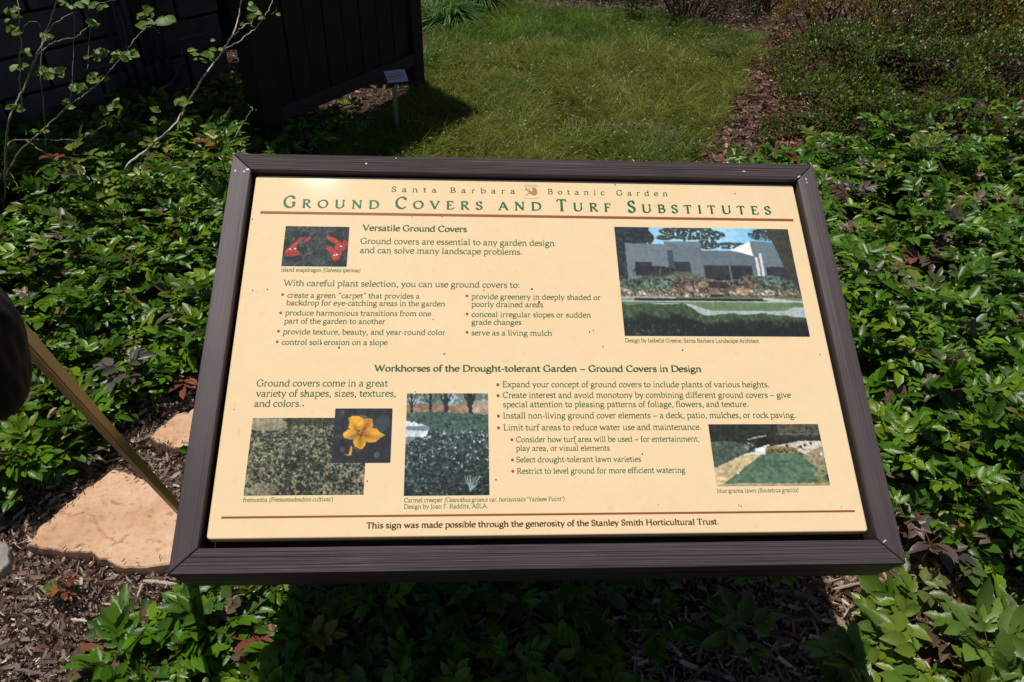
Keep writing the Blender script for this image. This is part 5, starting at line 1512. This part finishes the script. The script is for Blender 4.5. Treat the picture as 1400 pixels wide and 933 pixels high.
# ------------------------------------------------------------------ block wall with pipes
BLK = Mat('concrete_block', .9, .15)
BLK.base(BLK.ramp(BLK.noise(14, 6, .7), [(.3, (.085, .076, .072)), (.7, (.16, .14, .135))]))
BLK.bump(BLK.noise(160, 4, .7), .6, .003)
W0 = np.array([-2.0, 2.2]); an45 = math.radians(45)
tv = np.array([math.sin(an45), math.cos(an45)]); nv = np.array([tv[1], -tv[0]])
wl = empty('block_wall', (W0[0], W0[1], 0)); tag(wl, 'shaded grey concrete block wall of a building behind the leafy twigs, upper left', 'wall')
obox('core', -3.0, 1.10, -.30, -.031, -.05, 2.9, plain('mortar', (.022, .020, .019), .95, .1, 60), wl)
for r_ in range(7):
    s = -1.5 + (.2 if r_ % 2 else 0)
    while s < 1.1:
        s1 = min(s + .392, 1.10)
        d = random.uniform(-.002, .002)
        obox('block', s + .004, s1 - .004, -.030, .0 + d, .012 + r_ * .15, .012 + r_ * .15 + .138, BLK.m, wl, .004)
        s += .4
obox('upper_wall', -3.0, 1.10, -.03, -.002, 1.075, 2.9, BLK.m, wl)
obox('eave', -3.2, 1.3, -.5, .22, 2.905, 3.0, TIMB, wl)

PIPE = plain('dull_pipe', (.085, .10, .115), .5, .4, 40)
PIPEB = plain('dark_pipe', (.045, .046, .05), .6, .3, 40)


def onwall(x, y, d=.05):                                # sight line to the plane d in front of the wall
    o_ = np.array([*(W0 + nv * d), 0]); nn = np.array([*nv, 0]); r_ = ray(x, y)
    return CAM + r_ * (((o_ - CAM) @ nn) / (r_ @ nn))


pb = empty('pipe_bundle', (*onwall(190, 100)[:2], 0)); tag(pb, 'row of dull vertical conduit pipes fixed to the block wall', 'pipes')
po = np.array(pb.location)
for k, (x0, x1, yb_, rr_) in enumerate(((152, 172, 122, .011), (163, 183, 116, .010), (172, 196, 112, .013), (186, 208, 114, .011), (198, 220, 108, .012), (212, 233, 104, .010))):
    b_ = onwall(x1, yb_); t_ = np.array([b_[0], b_[1], 1.2])
    v, f = tube(np.array([b_ + [0, 0, 0], b_ + [0, 0, .08], b_ + [0, 0, .2], t_]) - po, rr_, 10)
    p_ = link('pipe', npmesh('pipe', v, f, PIPE if k in (1, 2) else PIPEB, None, True), pb)
    v, f = tube(np.array([b_ - [0, 0, .01], b_ + [0, 0, .002], b_ + [0, 0, .075], b_ + [0, 0, .08]]) - po, np.array([rr_, rr_ * 1.5, rr_ * 1.5, rr_]), 10)
    link('coupling', npmesh('coupling', v, f, PIPEB, None, True), p_)
for lab, pts, r_ in (('bluish sagging hose between the wall and the pipes', [(112, 98), (140, 92), (158, 84), (172, 66), (170, 40), (160, 8)], .008),
                     ('thin dark cable looping under the pipes', [(232, 118), (242, 100), (250, 70), (252, 30), (250, 0)], .004)):
    Q = np.array([onwall(x, y, .09) for x, y in pts]); m_ = Q.mean(0); m_[2] = 0
    pth = smoothpath(Q, 5); v, f = tube(pth - m_, r_, 8)
    o = link('hose' if 'hose' in lab else 'cable', npmesh('hose', v, f, PIPE, None, True)); o.location = m_; tag(o, lab, 'hose' if 'hose' in lab else 'cable')
tap = empty('standpipe', (*onwall(270, 100, .12)[:2], 0)); tag(tap, 'short water standpipe with a horizontal arm beside the wall pipes', 'standpipe')
to = np.array(tap.location)
b_ = onwall(270, 50, .12)
v, f = tube(np.array([[b_[0], b_[1], -.02], [b_[0], b_[1], b_[2] / 2], b_]) - to, .010, 10)
link('riser', npmesh('riser', v, f, PIPE, None, True), tap)
v, f = tube(np.array([onwall(243, 56, .12), onwall(255, 53, .12), onwall(266, 50, .12), onwall(278, 48, .12)]) - to, .008, 10)
link('arm', npmesh('arm', v, f, PIPE, None, True), tap)

# ------------------------------------------------------------------ plant label on a green stake
pl = empty('plant_label', tuple(G(543, 177))); tag(pl, 'small lavender-grey plant label plate on a green stake in front of the timber screen', 'plant label')
p0 = G(543, 177); YL = p0[1]
top = atY(538.5, 113, YL)
bm = bmesh.new(); bmesh.ops.create_cube(bm, size=1)
hz_ = top[2]
for v in bm.verts:
    v.co = Vector((v.co.x * .017 + (top[0] - p0[0]) * (v.co.z + .5), v.co.y * .008, -.02 + (v.co.z + .5) * (hz_ + .0)))
bmesh.ops.bevel(bm, geom=list(bm.edges), offset=.001, segments=1, affect='EDGES')
bmobj('stake', bm, plain('green_stake', (.24, .36, .18), .5, .4, 80), pl)
cor = [atY(524.5, 98, YL + .045), atY(553, 95, YL + .045), atY(558.5, 111, YL - .012), atY(531, 114, YL - .012)]
cor = [c_ - p0 for c_ in cor]
nn = unit(np.cross(cor[1] - cor[0], cor[3] - cor[0])); nn = nn if nn[2] > 0 else -nn
bm = bmesh.new()
tp = [bm.verts.new(c_ + nn * .001) for c_ in cor]; bt = [bm.verts.new(c_ - nn * .001) for c_ in cor]
bm.faces.new(tp); bm.faces.new(bt[::-1])
for i in range(4): bm.faces.new((tp[i], bt[i], bt[(i + 1) % 4], tp[(i + 1) % 4]))
bmesh.ops.recalc_face_normals(bm, faces=bm.faces)
plate = bmobj('plate', bm, plain('lavender_plate', (.46, .42, .55), .4, .4), pl)
ink = plain('label_ink', (.14, .14, .2), .5)
for (v0, v1, u0, u1) in ((.26, .31, .12, .86), (.46, .50, .1, .9), (.58, .62, .1, .8), (.72, .76, .1, .7)):
    def bl_(u_, v_): return cor[0] * (1 - u_) * (1 - v_) + cor[1] * u_ * (1 - v_) + cor[2] * u_ * v_ + cor[3] * (1 - u_) * v_ + nn * .0016
    me = bpy.data.meshes.new('text_line'); me.from_pydata([bl_(u0, v0), bl_(u1, v0), bl_(u1, v1), bl_(u0, v1)], [], [(0, 1, 2, 3)]); me.materials.append(ink)
    link('printed_line', me, plate)

# ------------------------------------------------------------------ leafy twigs, upper left
RT = np.array([(0, 0, 0), (.33, 0, .0), (.7, 0, .02), (1, 0, .0), (.12, .25, .06), (.4, .42, .10), (.72, .33, .09), (.93, .12, .03), (.12, -.25, .06), (.4, -.42, .10), (.72, -.33, .09), (.93, -.12, .03)], float)
RF = [(0, 1, 4), (4, 1, 5), (5, 1, 2), (5, 2, 6), (6, 2, 7), (7, 2, 3), (0, 8, 1), (8, 9, 1), (9, 2, 1), (9, 10, 2), (10, 11, 2), (11, 3, 2)]


def twiggy(name, label, Y, stems, leaves, base, pal, barkc, lsize=.029):
    root = empty(name, (*atY(*base, Y)[:2], 0)); tag(root, label, 'shrub')
    ro = np.array(root.location)
    for pts, r0, r1 in stems:
        Q = np.array([atY(x, y, Y + .05 * math.sin(i * 1.3 + x * .05)) for i, (x, y) in enumerate(pts)])
        pth = smoothpath(Q, 5)
        pth += rng.normal(0, .0012, pth.shape)
        v, f = tube(pth - ro, np.linspace(r0, r1, len(pth)) * (.62 + .12 * rng.random(len(pth))), 6)
        link('twig', npmesh('twig', v, f, M_STEM, np.tile(barkc, (len(v), 1)), True), root)
    for (x, y, s_) in [(x + dx, y + dy, s_ * k_) for (x, y, s_) in leaves for dx, dy, k_ in ((0, 0, 1.), (rng.normal(0, 5), rng.normal(0, 4), .85), (rng.normal(0, 6), rng.normal(0, 5), .7))]:
        P = atY(x, y, Y + rng.normal(0, .02))
        a_ = rng.random() * 6.28
        d = np.array([[math.cos(a_), .5 * math.sin(a_), .55 * rng.random() + .1]]); 
        N = np.array([[rng.normal(0, .5), -.7 + rng.normal(0, .4), .8]])
        L_ = lsize * s_
        v, f = instances(RT, RF, (P - ro)[None] - unit(d) * L_ * .5, d, N, L_, (.72 + .25 * rng.random()), .1 + .5 * rng.random())
        col = np.array(pal[rng.integers(len(pal))]) * (.8 + .4 * rng.random())
        link('leaf', npmesh('leaf', v, f, M_SOFT, np.tile(col, (len(v), 1)), True), root)
    return root


FR = [(.17, .28, .03), (.14, .24, .03), (.22, .33, .05), (.11, .20, .02)]
twiggy('leafy_shrub', 'sparse shrub of thin arching twigs with small rounded green leaves against the block wall', 1.35,
       [([(5, 330), (6, 250), (8, 198), (12, 165), (25, 135), (38, 110), (44, 90), (55, 65), (62, 47), (70, 25), (80, -5)], .005, .0022),
        ([(43, 92), (55, 73), (70, 60), (85, 55), (105, 50), (115, 42), (126, 34)], .003, .0014),
        ([(126, 35), (122, 50), (121, 70), (120, 95)], .0013, .0009),
        ([(8, 240), (28, 206), (48, 188), (65, 172), (80, 158), (97, 143), (112, 132), (125, 122), (136, 113), (150, 97), (165, 80), (178, 62), (190, 47), (200, 37)], .0036, .0014),
        ([(8, 200), (20, 192), (60, 191), (100, 192), (112, 188), (125, 182), (145, 171)], .0026, .0013),
        ([(35, 192), (50, 202), (65, 212), (82, 223), (100, 228), (127, 229)], .0026, .0012),
        ([(62, 47), (78, 30), (95, 20), (106, 17)], .0018, .001), ([(120, 12), (135, 6), (158, -1)], .0016, .001),
        ([(30, 150), (27, 110), (28, 60), (26, 20), (22, -8)], .0024, .0016), ([(30, 45), (37, 33), (50, 30), (56, 40)], .0015, .001),
        ([(5, 222), (15, 238), (24, 255)], .0016, .001), ([(200, 37), (206, 36), (213, 40), (218, 47)], .0012, .0008),
        ([(62, 200), (60, 150), (56, 110), (58, 60)], .0018, .0012), ([(96, 145), (99, 100), (102, 50), (98, 0)], .0016, .001),
        ([(145, 171), (155, 158), (168, 174)], .001, .0008), ([(211, 165), (214, 176), (214, 190)], .001, .0007)],
       [(10, 13, .9), (20, 11, .8), (20, 22, .8), (11, 40, .8), (21, 39, .9), (23, 45, .8), (38, 73, 1), (68, 52, .8), (60, 54, .6), (51, 100, .9), (67, 103, 1.1), (73, 97, .8), (83, 101, 1.2),
        (101, 119, 1.1), (114, 120, 1), (91, 142, 1), (47, 181, .9), (57, 180, .9), (136, 70, 1.2), (140, 76, 1.0), (155, 78, 1), (132, 74, .9), (172, 76, 1.2), (182, 72, 1.1), (176, 79, .9),
        (193, 20, 1.3), (200, 15, 1.1), (200, 30, 1.4), (222, 29, 1.5), (205, 25, .8), (128, 109, 1.2), (138, 104, 1.1), (125, 104, .8), (146, 152, 1.1), (160, 145, 1.3), (163, 153, 1.1), (149, 164, .9),
        (212, 150, 1), (211, 162, .7), (161, 204, 1), (150, 208, .9), (160, 226, 1.1), (196, 199, 1), (124, 31, 1), (128, 33, .7), (108, 5, .9), (118, 2, .9), (125, 8, .8), (136, 10, .9), (88, 6, .8), (96, 9, .7),
        (126, 181, .9), (130, 180, .7), (18, 92, 1), (17, 143, .9), (28, 150, .8)],
       (5, 330), FR, [.30, .24, .20])
twiggy('pale_stemmed_shrub', 'long pale bare stem rising diagonally past the dark timber screen with few leaves', 1.55,
       [([(165, 290), (168, 250), (175, 225), (200, 206), (215, 192), (232, 178), (247, 158), (262, 132), (278, 105), (292, 88), (307, 66), (318, 48), (326, 25), (331, -6)], .0062, .0026),
        ([(318, 50), (330, 38), (345, 30)], .0024, .0014), ([(307, 68), (325, 57), (345, 43), (352, 36), (362, 22), (368, 12), (374, -3)], .0026, .001),
        ([(247, 160), (252, 150), (254, 142)], .0012, .0008), ([(292, 88), (288, 80), (291, 68)], .0014, .0008), ([(243, 175), (242, 190), (243, 205)], .0009, .0006)],
       [(345, 11, 1.1), (350, 20, 1.0), (342, 25, 1.0), (356, 24, .9), (268, 72, 1.1), (277, 81, .8), (289, 77, 1.3), (292, 67, .7), (243, 140, 1), (251, 141, .9), (256, 166, 1.1), (247, 169, .8), (377, 13, .6)],
       (165, 290), FR, [.52, .46, .44], .030)
twiggy('bare_stalk', 'single thin dry stalk with a bud above the frame corner', 1.75, [([(300, 232), (318, 193), (330, 172), (342, 152)], .0017, .0012), ([(342, 153), (345, 150), (343, 146)], .001, .001)],
       [(344, 147, .25)], (300, 232), [(.2, .2, .15)], [.42, .42, .3])

# ------------------------------------------------------------------ leaning stake with a dark cloth bundle, left edge
WOOD = Mat('tan_wood', .55, .35)
g_ = WOOD.noise(1, 4, .6, stretch=(60, 60, 4))
WOOD.base(WOOD.ramp(g_, [(.3, (.42, .25, .085)), (.7, (.58, .37, .14))]))
foot = G(252, 705)
hd = CAM + ray(24, 452) * .86
ax_ = unit(hd - foot); headp = hd + ax_ * .012
st_ = empty('leaning_stake', tuple(foot)); tag(st_, 'square tan wooden stake leaning from the ground toward the left edge of the view', 'stake')
bm = bmesh.new()
ln2 = np.linalg.norm(headp - foot)
bmesh.ops.create_cube(bm, size=1)
for v in bm.verts: v.co = Vector((v.co.x * .0145, v.co.y * .0145, -.03 + (v.co.z + .5) * (ln2 + .03)))
bmesh.ops.bevel(bm, geom=list(bm.edges), offset=.002, segments=2, affect='EDGES')
o = bmobj('shaft', bm, WOOD.m, st_)
o.rotation_mode = 'QUATERNION'
o.rotation_quaternion = Vector(ax_).to_track_quat('Z', 'Y') @ Matrix.Rotation(math.radians(62), 3, 'Z').to_quaternion()
bc = CAM + ray(-47, 458) * .72
bm = bmesh.new()
bmesh.ops.create_icosphere(bm, subdivisions=5, radius=1)
for v in bm.verts:
    c_ = v.co.copy()
    a_ = math.atan2(c_.y, c_.x)
    k_ = 1 + .03 * math.sin(a_ * 5 + 4 * c_.z) * (1.2 - abs(c_.z)) + .022 * abs(math.sin(a_ * 9 - 3 * c_.z)) + .015 * math.sin(a_ * 17 + 9 * c_.z) + .03 * math.sin(c_.z * 6)
    v.co = Vector((c_.x * .036 * k_, c_.y * .036 * k_, c_.z * (.078 if c_.z < 0 else .060)))
o = bmobj('cloth_bundle', bm, plain('black_cloth', (.016, .015, .015), .85, .25, 420), None, True, tuple(bc))
tag(o, 'rounded black cloth bundle at the left edge, hiding the upper end of the stake', 'cloth bundle')
